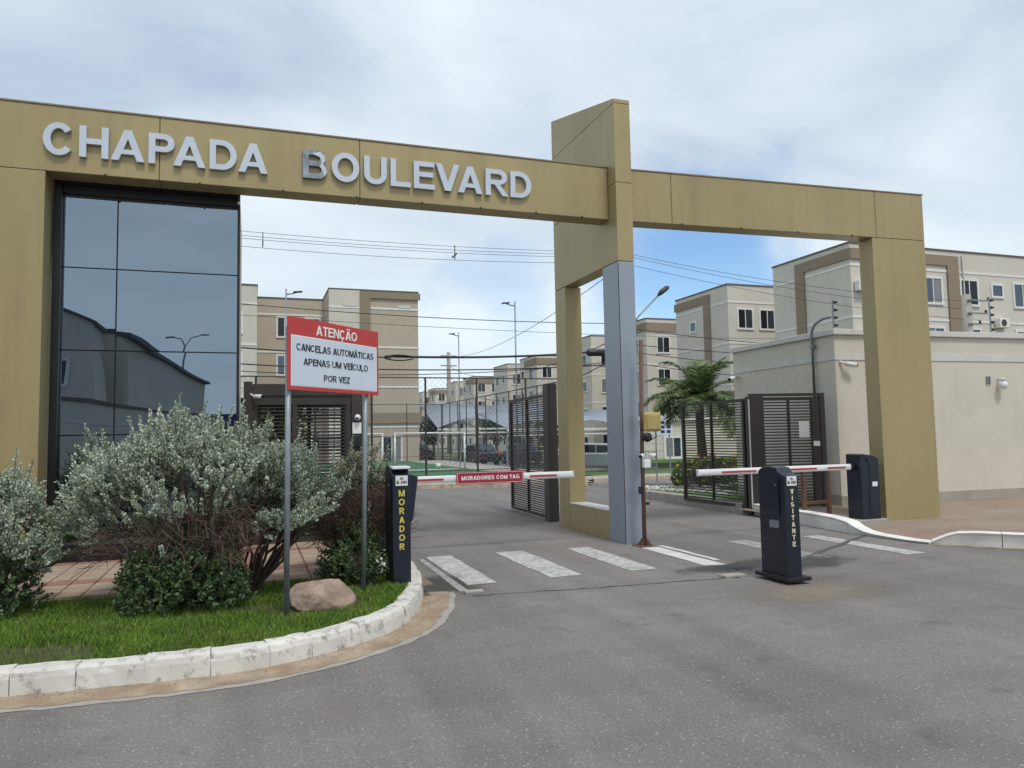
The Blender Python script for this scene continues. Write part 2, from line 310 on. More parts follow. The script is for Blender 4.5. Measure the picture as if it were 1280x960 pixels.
# ------------------------------------------------------------------ helpers
def tag(o, label=None, cat=None, group=None, kind=None):
    if label: o['label'] = label
    if cat: o['category'] = cat
    if group: o['group'] = group
    if kind: o['kind'] = kind
    return o
ORG = {}
def thing(name, label, cat, loc=(0, 0, 0), rz=0, group=None):
    o = bpy.data.objects.new(name, None); COL.objects.link(o); o.empty_display_size = .2
    o.location = loc; o.rotation_euler = (0, 0, rz); tag(o, label, cat, group); ORG[o.name] = Vector(loc); return o
def struct(o): o['kind'] = 'structure'; return o

class MB:
    def __init__(s): s.v = []; s.f = []
    def add(s, vs, fs):
        b = len(s.v); s.v += [tuple(v) for v in vs]; s.f += [tuple(i+b for i in f) for f in fs]; return s
    def box(s, x0, x1, y0, y1, z0, z1):
        return s.add([(x0, y0, z0), (x1, y0, z0), (x1, y1, z0), (x0, y1, z0), (x0, y0, z1), (x1, y0, z1), (x1, y1, z1), (x0, y1, z1)],
                     [(0, 3, 2, 1), (4, 5, 6, 7), (0, 1, 5, 4), (1, 2, 6, 5), (2, 3, 7, 6), (3, 0, 4, 7)])
    def obox(s, o, t, n, u0, u1, d0, d1, z0, z1):
        """box on a facade: o origin, t along, n outward (2-D unit vectors)"""
        P = lambda u, d, z: (o[0]+t[0]*u+n[0]*d, o[1]+t[1]*u+n[1]*d, z)
        vs = [P(u0, d0, z0), P(u1, d0, z0), P(u1, d1, z0), P(u0, d1, z0), P(u0, d0, z1), P(u1, d0, z1), P(u1, d1, z1), P(u0, d1, z1)]
        fs = [(0, 3, 2, 1), (4, 5, 6, 7), (0, 1, 5, 4), (1, 2, 6, 5), (2, 3, 7, 6), (3, 0, 4, 7)]
        if t[0]*n[1]-t[1]*n[0] < 0: fs = [tuple(reversed(f)) for f in fs]
        return s.add(vs, fs)
    def prism(s, poly, h0, h1, axis='z'):
        n = len(poly)
        mk = {'z': lambda p, h: (p[0], p[1], h), 'y': lambda p, h: (p[0], h, p[1]), 'x': lambda p, h: (h, p[0], p[1])}[axis]
        vs = [mk(p, h0) for p in poly]+[mk(p, h1) for p in poly]
        fs = [tuple(range(n-1, -1, -1)), tuple(range(n, 2*n))]+[(i, (i+1) % n, (i+1) % n+n, i+n) for i in range(n)]
        return s.add(vs, fs)
    def tube(s, pts, rad, n=8, cap=True):
        pts = [Vector(p) for p in pts]; rad = rad if isinstance(rad, (list, tuple)) else [rad]*len(pts)
        rings = []; up = Vector((0, 0, 1))
        for i, p in enumerate(pts):
            d = (pts[min(i+1, len(pts)-1)]-pts[max(i-1, 0)]).normalized()
            a = d.cross(up)
            if a.length < .05: a = d.cross(Vector((1, 0, 0)))
            a.normalize(); b = a.cross(d)
            rings.append([p+(a*math.cos(2*math.pi*k/n)+b*math.sin(2*math.pi*k/n))*rad[i] for k in range(n)])
        vs = [v for r in rings for v in r]; fs = []
        for i in range(len(pts)-1):
            for k in range(n): fs.append((i*n+k, (i+1)*n+k, (i+1)*n+(k+1) % n, i*n+(k+1) % n))
        if cap: fs += [tuple(range(n)), tuple(range((len(pts)-1)*n+n-1, (len(pts)-1)*n-1, -1))]
        return s.add(vs, fs)
    def sphere(s, c, r, n=12, m=8, sc=(1, 1, 1)):
        vs = []; fs = []
        for i in range(m+1):
            th = math.pi*i/m
            for k in range(n):
                ph = 2*math.pi*k/n
                vs.append((c[0]+r*sc[0]*math.sin(th)*math.cos(ph), c[1]+r*sc[1]*math.sin(th)*math.sin(ph), c[2]+r*sc[2]*math.cos(th)))
        for i in range(m):
            for k in range(n): fs.append((i*n+k, (i+1)*n+k, (i+1)*n+(k+1) % n, i*n+(k+1) % n))
        return s.add(vs, fs)
    def mesh(s, name, off=(0, 0, 0)):
        me = bpy.data.meshes.new(name); o = Vector(off)
        me.from_pydata([tuple(Vector(v)-o) for v in s.v], [], s.f); me.update(); return me
    def build(s, name, m, parent=None, local=False, smooth=False, bevel=0., kind=None):
        off = Vector((0, 0, 0))
        if parent is not None and not local: off = ORG[parent.name]
        if parent is None and not local:
            xs = [v[0] for v in s.v]; ys = [v[1] for v in s.v]; zs = [v[2] for v in s.v]
            off = Vector(((min(xs)+max(xs))/2, (min(ys)+max(ys))/2, min(zs)))
        me = s.mesh(name, off); me.materials.append(m)
        o = bpy.data.objects.new(name, me); COL.objects.link(o)
        if parent is not None: o.parent = parent; ORG[o.name] = off if not local else Vector((0, 0, 0))
        else: o.location = off; ORG[o.name] = off
        if smooth:
            for p in me.polygons: p.use_smooth = True
        if bevel:
            b = o.modifiers.new('bevel', 'BEVEL'); b.width = bevel; b.segments = 2; b.limit_method = 'ANGLE'; b.angle_limit = R(40)
        if kind: o['kind'] = kind
        return o
def put(name, me, parent, loc, rz=0, m=None, rx=0, ry=0):
    """a piece that shares mesh data; loc is in world space, the parent is unrotated"""
    o = bpy.data.objects.new(name, me); COL.objects.link(o)
    if parent is not None: o.parent = parent; o.location = Vector(loc)-ORG[parent.name]
    else: o.location = loc
    o.rotation_euler = (rx, ry, rz); return o
def copy_tree(o, parent=None):
    c = o.copy(); COL.objects.link(c); c.parent = parent
    for ch in list(o.children): copy_tree(ch, c)
    return c

# block capitals drawn stroke by stroke, like a plain bold sans
GW = {'I': .30, 'L': .78, 'E': .84, 'T': .84, 'C': .98, 'O': 1.06, 'G': 1.04, 'M': 1.14, 'A': 1.0, 'V': .96, 'D': .98, 'R': 1.0, 'P': .90, 'B': .96, 'H': .98, 'U': .96, 'N': .98, 'S': .90, 'Z': .86, ' ': .36, 'F': .8}
BASE = {'Á': ('A', 'acute'), 'Ã': ('A', 'tilde'), 'Í': ('I', 'acute'), 'Ç': ('C', 'cedilla')}
class Arc(list): pass
LV = [0]
def glyph(ch, W, s):
    """polygons of a capital in a box W wide, 1 high, stroke s"""
    if ch in BASE:
        b, acc = BASE[ch]; P = glyph(b, W, s)
        if acc == 'acute': P.append([(W/2-.06, 1.07), (W/2+.05, 1.07), (W/2+.2, 1.26), (W/2+.03, 1.26)])
        elif acc == 'tilde':
            q = [(W/2-.24, 1.10), (W/2-.12, 1.19), (W/2, 1.15), (W/2+.12, 1.11), (W/2+.24, 1.21)]
            P += [[(a[0], a[1]-.045), (c[0], c[1]-.045), (c[0], c[1]+.05), (a[0], a[1]+.05)] for a, c in zip(q, q[1:])]
        else: P += [[(W/2-.03, -.12), (W/2+.06, -.12), (W/2+.06, .02), (W/2-.03, .02)], [(W/2-.16, -.25), (W/2+.05, -.25), (W/2+.10, -.12), (W/2-.05, -.14)]]
        return P
    h = s*.9
    def rect(x0, y0, x1, y1): return [(x0, y0), (x1, y0), (x1, y1), (x0, y1)]
    def dia(a, b, w): return [(a, 0), (a+w, 0), (b+w, 1), (b, 1)]
    def arc(cx, cy, rx, ry, a0, a1, n=14, t=None):
        t = t or s; out = []; LV[0] += 1
        for i in range(n):
            p, q = R(a0+(a1-a0)*i/n), R(a0+(a1-a0)*(i+1)/n)
            out.append(Arc([(cx+(rx-t)*math.cos(p), cy+(ry-h)*math.sin(p)), (cx+rx*math.cos(p), cy+ry*math.sin(p)), (cx+rx*math.cos(q), cy+ry*math.sin(q)), (cx+(rx-t)*math.cos(q), cy+(ry-h)*math.sin(q))])); out[-1].level = LV[0]
        return out
    sd = s*1.12
    if ch == 'I': return [rect(0, 0, W, 1)]
    if ch == 'H': return [rect(0, 0, s, 1), rect(W-s, 0, W, 1), rect(s, .43, W-s, .43+h)]
    if ch == 'L': return [rect(0, 0, s, 1), rect(s, 0, W, h)]
    if ch == 'E': return [rect(0, 0, s, 1), rect(s, 0, W, h), rect(s, .5-h/2+.03, W*.93, .5+h/2+.03), rect(s, 1-h, W*.98, 1)]
    if ch == 'T': return [rect(W/2-s/2, 0, W/2+s/2, 1-h), rect(0, 1-h, W, 1)]
    if ch == 'A': return [dia(0, W/2-sd/2, sd), dia(W-sd, W/2-sd/2, sd), rect(W*.2, .21, W*.8, .21+h*.85)]
    if ch == 'V': return [dia(W/2-sd/2, 0, sd), dia(W/2-sd/2, W-sd, sd)]
    if ch == 'N': return [rect(0, 0, s, 1), rect(W-s, 0, W, 1), [(W-s*1.05, 0), (W, 0), (s*1.05, 1), (0, 1)]]
    if ch == 'M': return [rect(0, 0, s*.92, 1), rect(W-s*.92, 0, W, 1), [(W/2-s*.45, 0), (W/2+s*.45, 0), (s*1.1, 1), (0, 1)], [(W/2-s*.45, 0), (W/2+s*.45, 0), (W, 1), (W-s*1.1, 1)]]
    if ch == 'Z': return [rect(0, 0, W, h), rect(0, 1-h, W, 1), [(0, h*.9), (s*1.3, h*.9), (W, 1-h*.9), (W-s*1.3, 1-h*.9)]]
    if ch == 'O': return arc(W/2, .5, W/2, .5, 0, 360, 30)
    if ch == 'C': return arc(W/2, .5, W/2, .5, 38, 322, 24)
    if ch == 'G': return arc(W/2, .5, W/2, .5, 42, 318, 24)+[rect(W-s, .12, W, .5), rect(W*.55, .5-h, W-s, .5)]
    if ch == 'U': return [rect(0, .36, s, 1), rect(W-s, .36, W, 1)]+arc(W/2, .36, W/2, .36, 180, 360, 16)
    if ch == 'D': return [rect(0, 0, s, 1), rect(s, 0, W*.45, h), rect(s, 1-h, W*.45, 1)]+arc(W*.45, .5, W*.55, .5, -90, 90, 18)
    if ch in 'PR':
        m = .40 if ch == 'P' else .42; r = (1-m)/2
        P = [rect(0, 0, s, 1), rect(s, 1-h, W*.58, 1), rect(s, m, W*.58, m+h)]+arc(W*.58, m+r, W*.40 if ch == 'P' else W*.38, r, -90, 90, 14)
        if ch == 'R': P.append([(W-sd, 0), (W+.05*s, 0), (W*.62, m+.02), (W*.62-sd*.95, m+.02)])
        return P
    if ch == 'B': return [rect(0, 0, s, 1), rect(s, 1-h, W*.58, 1), rect(s, .5-h/2+.03, W*.6, .5+h/2+.03), rect(s, 0, W*.58, h)]+arc(W*.58, .5+(.5+h/2-.03)/2-h/2+.03, W*.36, (.5+h/2-.03)/2, -90, 90, 12)+arc(W*.58, (.5+h/2+.03)/2, W*.42, (.5+h/2+.03)/2, -90, 90, 12)
    if ch == 'S':
        r0 = .5+h/2; return arc(W/2, 1-r0/2, W/2, r0/2, 25, 270, 16)+arc(W/2, r0/2, W/2, r0/2, -155, 90, 16)
    return []
def caps(name, word, o, t, n, x0, x1, z0, z1, m, parent, s=.19, thick=.004, gap=.14, local=False):
    """block capitals filling u in [x0,x1] with cap height z0..z1 on the facade (o,t,n)"""
    adv = [GW.get(BASE.get(c, (c,))[0], .9) for c in word]; tot = sum(adv)+gap*(len(word)-1); k = (x1-x0)/tot; H_ = z1-z0; mb = MB(); u = x0; q = 0
    for c, a in zip(word, adv):
        LV[0] = 0; q = 0
        for poly in glyph(c, a*k/H_, s):
            if not isinstance(poly, Arc): q += 1
            d = thick+.0003*(5+q % 9) if not isinstance(poly, Arc) else thick+.0003*(poly.level % 4)
            pts = [(u+x*H_, z0+y*H_) for x, y in poly]
            if c == 'I' and len(poly) == 4 and poly[0][1] == 0: pts = [(u+a*k/2-s*H_/2, z0), (u+a*k/2+s*H_/2, z0), (u+a*k/2+s*H_/2, z1), (u+a*k/2-s*H_/2, z1)]
            P = lambda p, e: (o[0]+t[0]*p[0]+n[0]*e, o[1]+t[1]*p[0]+n[1]*e, p[1])
            L_ = len(pts); vs = [P(p, 0) for p in pts]+[P(p, d) for p in pts]
            mb.add(vs, [tuple(range(L_-1, -1, -1)), tuple(range(L_, 2*L_))]+[(i, (i+1) % L_, (i+1) % L_+L_, i+L_) for i in range(L_)])
        u += (a+gap)*k
    ob = mb.build(name, m, parent, local=local)
    bm = bmesh.new(); bm.from_mesh(ob.data); bmesh.ops.recalc_face_normals(bm, faces=bm.faces); bm.to_mesh(ob.data); bm.free()
    return ob

# ================================================================== THE SETTING
def tz(y): return 0. if y < 24 else (-.4 if y > 36 else -.4*(y-24)/12)
def sheet(name, polys, m, z, kind='structure'):
    mb = MB()
    for p in polys: mb.add([(a, b, (c if len(q) > 2 else z)) for q in p for a, b, c in [(q[0], q[1], q[2] if len(q) > 2 else z)]], [tuple(range(len(p)))])
    o = mb.build(name, m); o['kind'] = kind; return o
# ground: one sheet to the horizon, falling gently behind the gate
gb = MB()
xs = [-900, -200, -60, 60, 200, 900]; ys = [-900, -200, -40, 22, 24, 30, 36, 60, 200, 900]
for y in ys:
    for x in xs: gb.v.append((x, y, tz(y)-.03))
for j in range(len(ys)-1):
    for i in range(len(xs)-1): a = j*len(xs)+i; gb.f.append((a, a+1, a+1+len(xs), a+len(xs)))
struct(gb.build('ground', TERRAIN))
road = struct(MB().add([(-70, -45, 0), (70, -45, 0), (70, 9, 0), (70, 22.4, 0), (-70, 22.4, 0)], [(0, 1, 2, 3, 4)]).build('road', MATS['asphalt']))
# inner street running away between the blocks
struct(MB().add([(13.6, 22.4, .0), (29, 22.4, .0), (29, 24, -.0), (29, 36, -.39), (29, 160, -.39), (24, 160, -.39), (24, 36, -.39), (24, 24, 0), (13.6, 24, 0)],
                [(0, 1, 2, 7, 8), (2, 3, 6, 7), (3, 4, 5, 6)]).build('inner_street', MATS['asphalt']))
# crosswalk
for (x0, x1, y0, y1, m) in [(2.09, 2.41, 7.4, 9.33, STRIPE), (3.0, 3.38, 7.42, 9.3, STRIPE), (3.95, 4.28, 7.4, 9.2, STRIPE), (4.86, 5.10, 7.3, 8.98, STRIPE3),
                            (6.2, 6.5, 7.15, 8.83, STRIPE2), (7.42, 7.70, 6.95, 8.75, STRIPE), (5.16, 5.24, 7.6, 8.9, STRIPE3)]:
    mb = MB()
    n = 8; L_, R_ = [], []
    for i in range(n+1):
        y = y0+(y1-y0)*i/n; L_.append((x0+random.uniform(-.012, .012), y, .004)); R_.append((x1+random.uniform(-.012, .012), y, .004))
    mb.add(L_+R_, [(i, i+n+1, i+n+2, i+1) for i in range(n)]); mb.build('painted_stripe', m, road)
# thin gutter-side line, loop-cut tar lines, dark patch round the totem
MB().add([(1.93, 7.05, .004), (2.02, 7.05, .004), (2.03, 9.2, .004), (1.97, 9.2, .004)], [(0, 1, 2, 3)]).build('edge_line', STRIPE2, road)
def tarline(pts, w):
    mb = MB(); a = []; b = []
    for i, p in enumerate(pts):
        q0 = Vector(pts[max(i-1, 0)]); q1 = Vector(pts[min(i+1, len(pts)-1)]); d = (q1-q0).normalized(); nn = Vector((-d.y, d.x))*w*random.uniform(.6, 1.3)
        a.append((p[0]+nn.x, p[1]+nn.y, .006)); b.append((p[0]-nn.x, p[1]-nn.y, .006))
    n = len(pts); mb.add(a+b, [(i, i+n, i+n+1, i+1) for i in range(n-1)]); mb.build('tar_line', CRACK, road)
def wig(p, q, n=14, a=.015): return [(p[0]+(q[0]-p[0])*i/n+random.uniform(-a, a), p[1]+(q[1]-p[1])*i/n+random.uniform(-a, a)) for i in range(n+1)]
tarline(wig((2.0, 6.9), (3.2, 6.75))+wig((3.25, 6.74), (4.75, 6.62)), .009)
tarline(wig((4.75, 6.62), (4.98, 7.0), 5), .03)
tarline(wig((5.5, 6.9), (8.25, 8.45)), .035)
def blob(cx, cy, rx, ry, rz, m, name, z=.005, n=26, jag=.25):
    mb = MB(); vs = []
    for i in range(n):
        a = 2*math.pi*i/n; k = 1+random.uniform(-jag, jag)
        x = rx*k*math.cos(a); y = ry*k*math.sin(a); vs.append((cx+x*math.cos(rz)-y*math.sin(rz), cy+x*math.sin(rz)+y*math.cos(rz), z))
    mb.add(vs, [tuple(range(n))]); return mb.build(name, m, road)
blob(5.75, 7.05, 1.25, .50, R(18), SOFTDARK, 'asphalt_patch', .005, jag=.08)
blob(4.9, 7.1, .7, .30, R(10), SOFTDARK, 'asphalt_patch', .0045, jag=.08)
blob(5.0, 5.75, 1.15, .55, R(-12), SOFTDUST, 'dust_patch', .0035, jag=.08)
blob(1.9, 7.55, .5, .75, R(8), SOFTDARK, 'dust_patch', .0035, jag=.08)
MB().box(4.62, 4.88, 6.62, 6.76, 0, .022).build('cable_cover', CONC, road, bevel=.004)
MB().box(1.95, 2.14, 7.0, 7.1, 0, .02).build('cable_cover', CONC, road, bevel=.004)

# ---- left island: kerb stones, gutter, lawn, pavers
KP = [(-3.9, 5.62), (-2.6, 5.45), (-1.4, 5.33), (-.95, 5.28), (-.2, 5.26), (.29, 5.37), (.77, 5.65), (1.13, 5.99), (1.42, 6.61), (1.62, 7.35), (1.72, 8.2), (1.77, 9.5), (1.78, 11), (1.78, 13.6)]
def resample(pts, step):
    out = [Vector(pts[0])]; 
    # Catmull-Rom dense
    P = [Vector(p) for p in pts]; dense = []
    for i in range(len(P)-1):
        p0 = P[max(i-1, 0)]; p1 = P[i]; p2 = P[i+1]; p3 = P[min(i+2, len(P)-1)]
        for k in range(20):
            t = k/20; dense.append(.5*((2*p1)+(-p0+p2)*t+(2*p0-5*p1+4*p2-p3)*t*t+(-p0+3*p1-3*p2+p3)*t**3))
    dense.append(P[-1]); acc = 0
    for a, b in zip(dense, dense[1:]):
        acc += (b-a).length
        if acc >= step: out.append(b); acc = 0
    out.append(P[-1]); return out
def normals(pts):
    r = []
    for i in range(len(pts)):
        d = (pts[min(i+1, len(pts)-1)]-pts[max(i-1, 0)]).normalized(); r.append(Vector((-d.y, d.x)))
    return r
fine = resample(KP, .06); fn = normals(fine)
kerb = struct(MB().add([(fine[0].x, fine[0].y, .0), (fine[0].x, fine[0].y+.1, .0), (fine[0].x+.1, fine[0].y+.1, .0)], [(0, 1, 2)]).build('kerb', CONC))
i = 0
while i < len(fine)-4:
    ln = random.choice([4, 4, 5, 5]); j = min(i+ln, len(fine)-1)
    mb = MB(); secs = []; hh = .15+random.uniform(-.006, .006); off = random.uniform(-.008, .008)
    idx = list(range(i, j+1))
    for q in idx:
        p = fine[q]; n = fn[q]
        e = .0012 if q == i else 0; e2 = .0012 if q == j else 0
        t = Vector((n.y, -n.x)); p = p+t*(e-e2)
        prof = [(0+off, -.02), (.008+off, hh-.055), (.020+off, hh-.02), (.048+off, hh-.002), (.14, hh)]
        secs.append([(p.x+n.x*a+random.uniform(-.004, .004), p.y+n.y*a+random.uniform(-.004, .004), z+random.uniform(-.004, .004)) for a, z in prof])
    vs = [v for s_ in secs for v in s_]; fs = []
    for a in range(len(secs)-1):
        for k in range(4): fs.append((a*5+k, (a+1)*5+k, (a+1)*5+k+1, a*5+k+1))
    fs += [(0, 1, 2, 3, 4), tuple(reversed([(len(secs)-1)*5+k for k in range(5)]))]
    mb.add(vs, [tuple(reversed(f)) for f in fs]).build('kerb_stone', KERBW, kerb); i = j
def strip(name, pts, nrm, d0, d1, z, m, parent=None, jag=0.):
    mb = MB(); n = len(pts); a = [(p.x+q.x*d0, p.y+q.y*d0, z) for p, q in zip(pts, nrm)]; b = []
    for p, q in zip(pts, nrm):
        d = d1+random.uniform(-jag, jag); b.append((p.x+q.x*d, p.y+q.y*d, z))
    mb.add(a+b, [(i, i+1, i+n+1, i+n) for i in range(n-1)]); return mb.build(name, m, parent)
cut = [k for k in range(len(fine)) if fine[k].y < 7.3]
gf = [fine[k] for k in cut]; gn = [fn[k] for k in cut]
struct(strip('gutter', gf, gn, .01, -.235, .005, SAND, jag=.02))
struct(strip('gutter_edge', gf, gn, -.21, -.30, .003, CONC, jag=.012))
inner = [(p.x+n.x*.13, p.y+n.y*.13) for p, n in zip(fine, fn) if p.y < 8.7]
lawn_poly = inner+[(.95, 8.7), (.75, 7.75), (-.4, 7.55), (-1.4, 7.62), (-3.9, 7.8)]
struct(MB().add([(x, y, .125) for x, y in lawn_poly], [tuple(range(len(lawn_poly)))]).build('lawn_soil', SOIL))
sw_poly = [(-9, 7.0), (1.64, 7.0), (1.64, 13.6), (-9, 13.6)]
walk = struct(MB().add([(x, y, .12) for x, y in sw_poly], [(0, 1, 2, 3)]).build('pavement', BED))
pv = {}
for k, m in (('a', PAVER), ('b', PAVER2), ('c', PAVER3)):
    me = MB().add(*(lambda s_, h: ([(-s_, -s_, 0), (s_, -s_, 0), (s_, s_, 0), (-s_, s_, 0), (-s_+.008, -s_+.008, h), (s_-.008, -s_+.008, h), (s_-.008, s_-.008, h), (-s_+.008, s_-.008, h)],
        [(4, 5, 6, 7), (0, 1, 5, 4), (1, 2, 6, 5), (2, 3, 7, 6), (3, 0, 4, 7)]))(.108, .03)).mesh('paver'); me.materials.append(m); pv[k] = me
def inside(x, y, poly):
    c = False; j = len(poly)-1
    for i in range(len(poly)):
        xi, yi = poly[i]; xj, yj = poly[j]
        if (yi > y) != (yj > y) and x < (xj-xi)*(y-yi)/(yj-yi)+xi: c = not c
        j = i
    return c
cnt = 0
for iy in range(17):
    for ix in range(17):
        x = -1.98+ix*.222; y = 7.35+iy*.222
        if x > 1.56 or inside(x, y, lawn_poly): continue
        k = 'c' if iy in (5, 11) or (ix == 9 and iy > 5) else ('a' if (ix*7+iy*3) % 3 else 'b')
        put('paver', pv[k], walk, (x, y, .118+random.uniform(-.003, .003)), random.choice([0, R(90)])+random.uniform(-.012, .012)); cnt += 1
# ---- grass on the lawn
def grass():
    mb = MB(); V = mb.v; F = mb.f
    n = 0
    while n < 60000:
        x = random.uniform(-2.6, 1.75); y = random.uniform(5.3, 8.7)
        if not inside(x, y, lawn_poly): continue
        d = noise.noise(Vector((x*1.3, y*1.3, 0)))
        if d < -.22 and random.random() < .85: continue
        if y > 7.2 and random.random() < .4: continue
        h = random.uniform(.022, .058)*(1+.5*noise.noise(Vector((x*3, y*3, 5)))); a = random.uniform(0, 6.283); w = random.uniform(.0018, .0036)
        le = random.uniform(.1, .8)*h; b = random.uniform(0, 6.283)
        ca, sa = math.cos(a)*w, math.sin(a)*w; lx, ly = math.cos(b)*le, math.sin(b)*le
        k = len(V)
        V += [(x-ca, y-sa, .122), (x+ca, y+sa, .122), (x+ca*.7+lx*.35, y+sa*.7+ly*.35, .122+h*.62), (x-ca*.7+lx*.35, y-sa*.7+ly*.35, .122+h*.62), (x+lx, y+ly, .122+h)]
        F += [(k, k+1, k+2, k+3), (k+3, k+2, k+4)]; n += 1
    o = mb.build('lawn_grass', GRASSL); o.data.materials.append(STRAW)
    for i in range(0, len(o.data.polygons)-1, 2):
        if random.random() < .03+.18*max(0, -noise.noise(Vector(o.data.polygons[i].center)*1.3)): o.data.polygons[i].material_index = 1; o.data.polygons[i+1].material_index = 1
    tag(o, 'short green grass growing in the kerbed island bed', 'grass', kind='stuff')
grass()

mb = MB()
for i in range(900):
    k = random.randrange(len(gf)); d = -abs(random.gauss(0, .10))-.005; q = gf[k]+gn[k]*d+Vector((random.uniform(-.04, .04), random.uniform(-.04, .04)))
    r_ = random.uniform(.0015, .0045); mb.sphere((q.x, q.y, .006+r_*.5), r_, 4, 2, (1, random.uniform(.6, 1), .6))
tag(mb.build('gutter_grit', mat('grit', (.20, .16, .12), .95, 0, .3, 30, isl=.5)), 'loose grit and crumbs lying along the curved white kerb', 'grit', kind='stuff')

# ---- right pavement: low by the pillar, raised kerbs either side of a drop
RA = R(-3.5); rt = Vector((math.cos(RA), math.sin(RA))); rn = Vector((math.sin(RA), -math.cos(RA)))   # along / towards camera
def brickmat():
    m = bpy.data.materials.new('worn_brick_paving'); m.use_nodes = True
    nt = m.node_tree; N = nt.nodes.new; L = nt.links.new; bs = nt.nodes['Principled BSDF']; bs.inputs['Roughness'].default_value = .9
    geo = N('ShaderNodeNewGeometry'); b = N('ShaderNodeTexBrick'); b.inputs['Scale'].default_value = 4.8; b.inputs['Mortar Size'].default_value = .012
    b.inputs['Color1'].default_value = (.29, .225, .175, 1); b.inputs['Color2'].default_value = (.26, .17, .13, 1); b.inputs['Mortar'].default_value = (.15, .115, .09, 1)
    L(geo.outputs['Position'], b.inputs['Vector'])
    n = N('ShaderNodeTexNoise'); n.inputs['Scale'].default_value = .9; n.inputs['Detail'].default_value = 6; L(geo.outputs['Position'], n.inputs['Vector'])
    r = N('ShaderNodeMapRange'); r.inputs[1].default_value = .4; r.inputs[2].default_value = .66; L(n.outputs[0], r.inputs[0])
    x = N('ShaderNodeMix'); x.data_type = 'RGBA'; x.inputs[7].default_value = (.30, .245, .195, 1); L(r.outputs[0], x.inputs[0]); L(b.outputs['Color'], x.inputs[6])
    L(x.outputs[2], bs.inputs['Base Color'])
    bp = N('ShaderNodeBump'); bp.inputs['Strength'].default_value = .3; bp.inputs['Distance'].default_value = .004; L(b.outputs['Fac'], bp.inputs['Height']); bp.invert = True; L(bp.outputs[0], bs.inputs['Normal'])
    return m
BRICKP = brickmat()
def rp(x, y):   # height of the right pavement
    if y > 9.6: return .1
    k = max(0, min(1, (y-8.2)/1.4)); j = max(0, min(1, (x-9.0)/1.2))
    return .02+.05*max(k, j)+.03*k*j
mb = MB(); ny, nx = 16, 26; RB = []
edge = lambda y: 8.30 if y > 8.6 else (8.2 if y > 7.6 else 8.45+(7.6-y)*.55)
for j in range(ny+1):
    y = 5.2+(11.6-5.2)*j/ny
    for i in range(nx+1):
        x0 = edge(y)+.1; x = x0+(24-x0)*(i/nx)**1.6
        mb.v.append((x, y, rp(x, y)))
for j in range(ny):
    for i in range(nx): a = j*(nx+1)+i; mb.f.append((a, a+1, a+nx+2, a+nx+1))
rpave = struct(mb.build('pavement', BRICKP))
def strip_on(x0, x1, ya, yb, w, m, name, dz=.006):
    mb = MB(); n = 24
    for i in range(n+1):
        f = i/n; x = x0+(x1-x0)*f; y = ya+(yb-ya)*f
        for k in range(3): yy = y+w*k/2; mb.v.append((x, yy, rp(x, yy)+dz))
    for i in range(n):
        for k in range(2): a = i*3+k; mb.f.append((a, a+3, a+4, a+1))
    mb.build(name, m, rpave)
strip_on(13.1, 15.4, 9.33, 9.2, .22, STRIPE3, 'painted_stripe', .012)
rk = struct(MB().add([(8.5, 9, -.01), (8.6, 9, -.01), (8.6, 9.1, -.01)], [(0, 1, 2)]).build('kerb', CONC))
def kerb_run(pts, hs, m, inner=.15, parent=rk, seg=6):
    P = [Vector(p) for p in pts]; N_ = normals(P)
    k = 0
    while k < len(P)-1:
        e = min(k+seg, len(P)-1); mb = MB(); secs = []
        for q in range(k, e+1):
            p = P[q]; n = N_[q]; t = Vector((n.y, -n.x)); g = (.005 if q == k else 0)-(.005 if q == e else 0)
            p = p+t*g; h = hs[q]
            secs.append([(p.x+n.x*a, p.y+n.y*a, z) for a, z in [(0, -.02), (.015, h*.8), (.045, h), (inner-.01, h+.002), (inner, -.02)]])
        vs = [v for s_ in secs for v in s_]; fs = []
        for a in range(len(secs)-1):
            for b in range(4): fs.append((a*5+b, (a+1)*5+b, (a+1)*5+b+1, a*5+b+1))
        fs += [(0, 1, 2, 3, 4), tuple(reversed([(len(secs)-1)*5+b for b in range(5)]))]
        mb.add(vs, fs).build('kerb_stone', m, parent); k = e
# back run beside the visitor lane, dropping at its near end
pts = [(8.62, 11.4), (8.5, 10.9), (8.42, 10.4), (8.36, 9.9), (8.3, 9.4), (8.26, 9.0), (8.24, 8.75), (8.24, 8.6), (8.26, 8.45), (8.27, 8.3), (8.27, 8.0), (8.28, 7.7), (8.34, 7.45)]
hs = [.20, .20, .21, .21, .21, .20, .17, .11, .06, .04, .035, .03, .03]
kerb_run(list(reversed(pts)), list(reversed(hs)), KERBCL, inner=-.16)
pts = [(8.36, 7.44), (8.48, 7.32), (8.55, 7.22), (8.68, 7.05), (8.85, 6.85), (9.15, 6.5), (9.6, 6.0), (10.1, 5.5), (11, 4.7)]
hs = [.03, .09, .12, .13, .13, .13, .13, .13, .13]
struct(strip('gutter', [Vector(p) for p in pts], normals([Vector(p) for p in pts]), -.01, -.12, .005, SAND, jag=.03))
hs = [h*1.35 for h in hs]
kerb_run(list(reversed(pts)), list(reversed(hs)), KERBCL, inner=-.17, seg=4)
# plinth the boom cabinet stands on, footing under the pillar
MB().box(8.42, 9.30, 9.0, 9.5, -.02, .13).build('cabinet_plinth', CONC, rpave, bevel=.01)

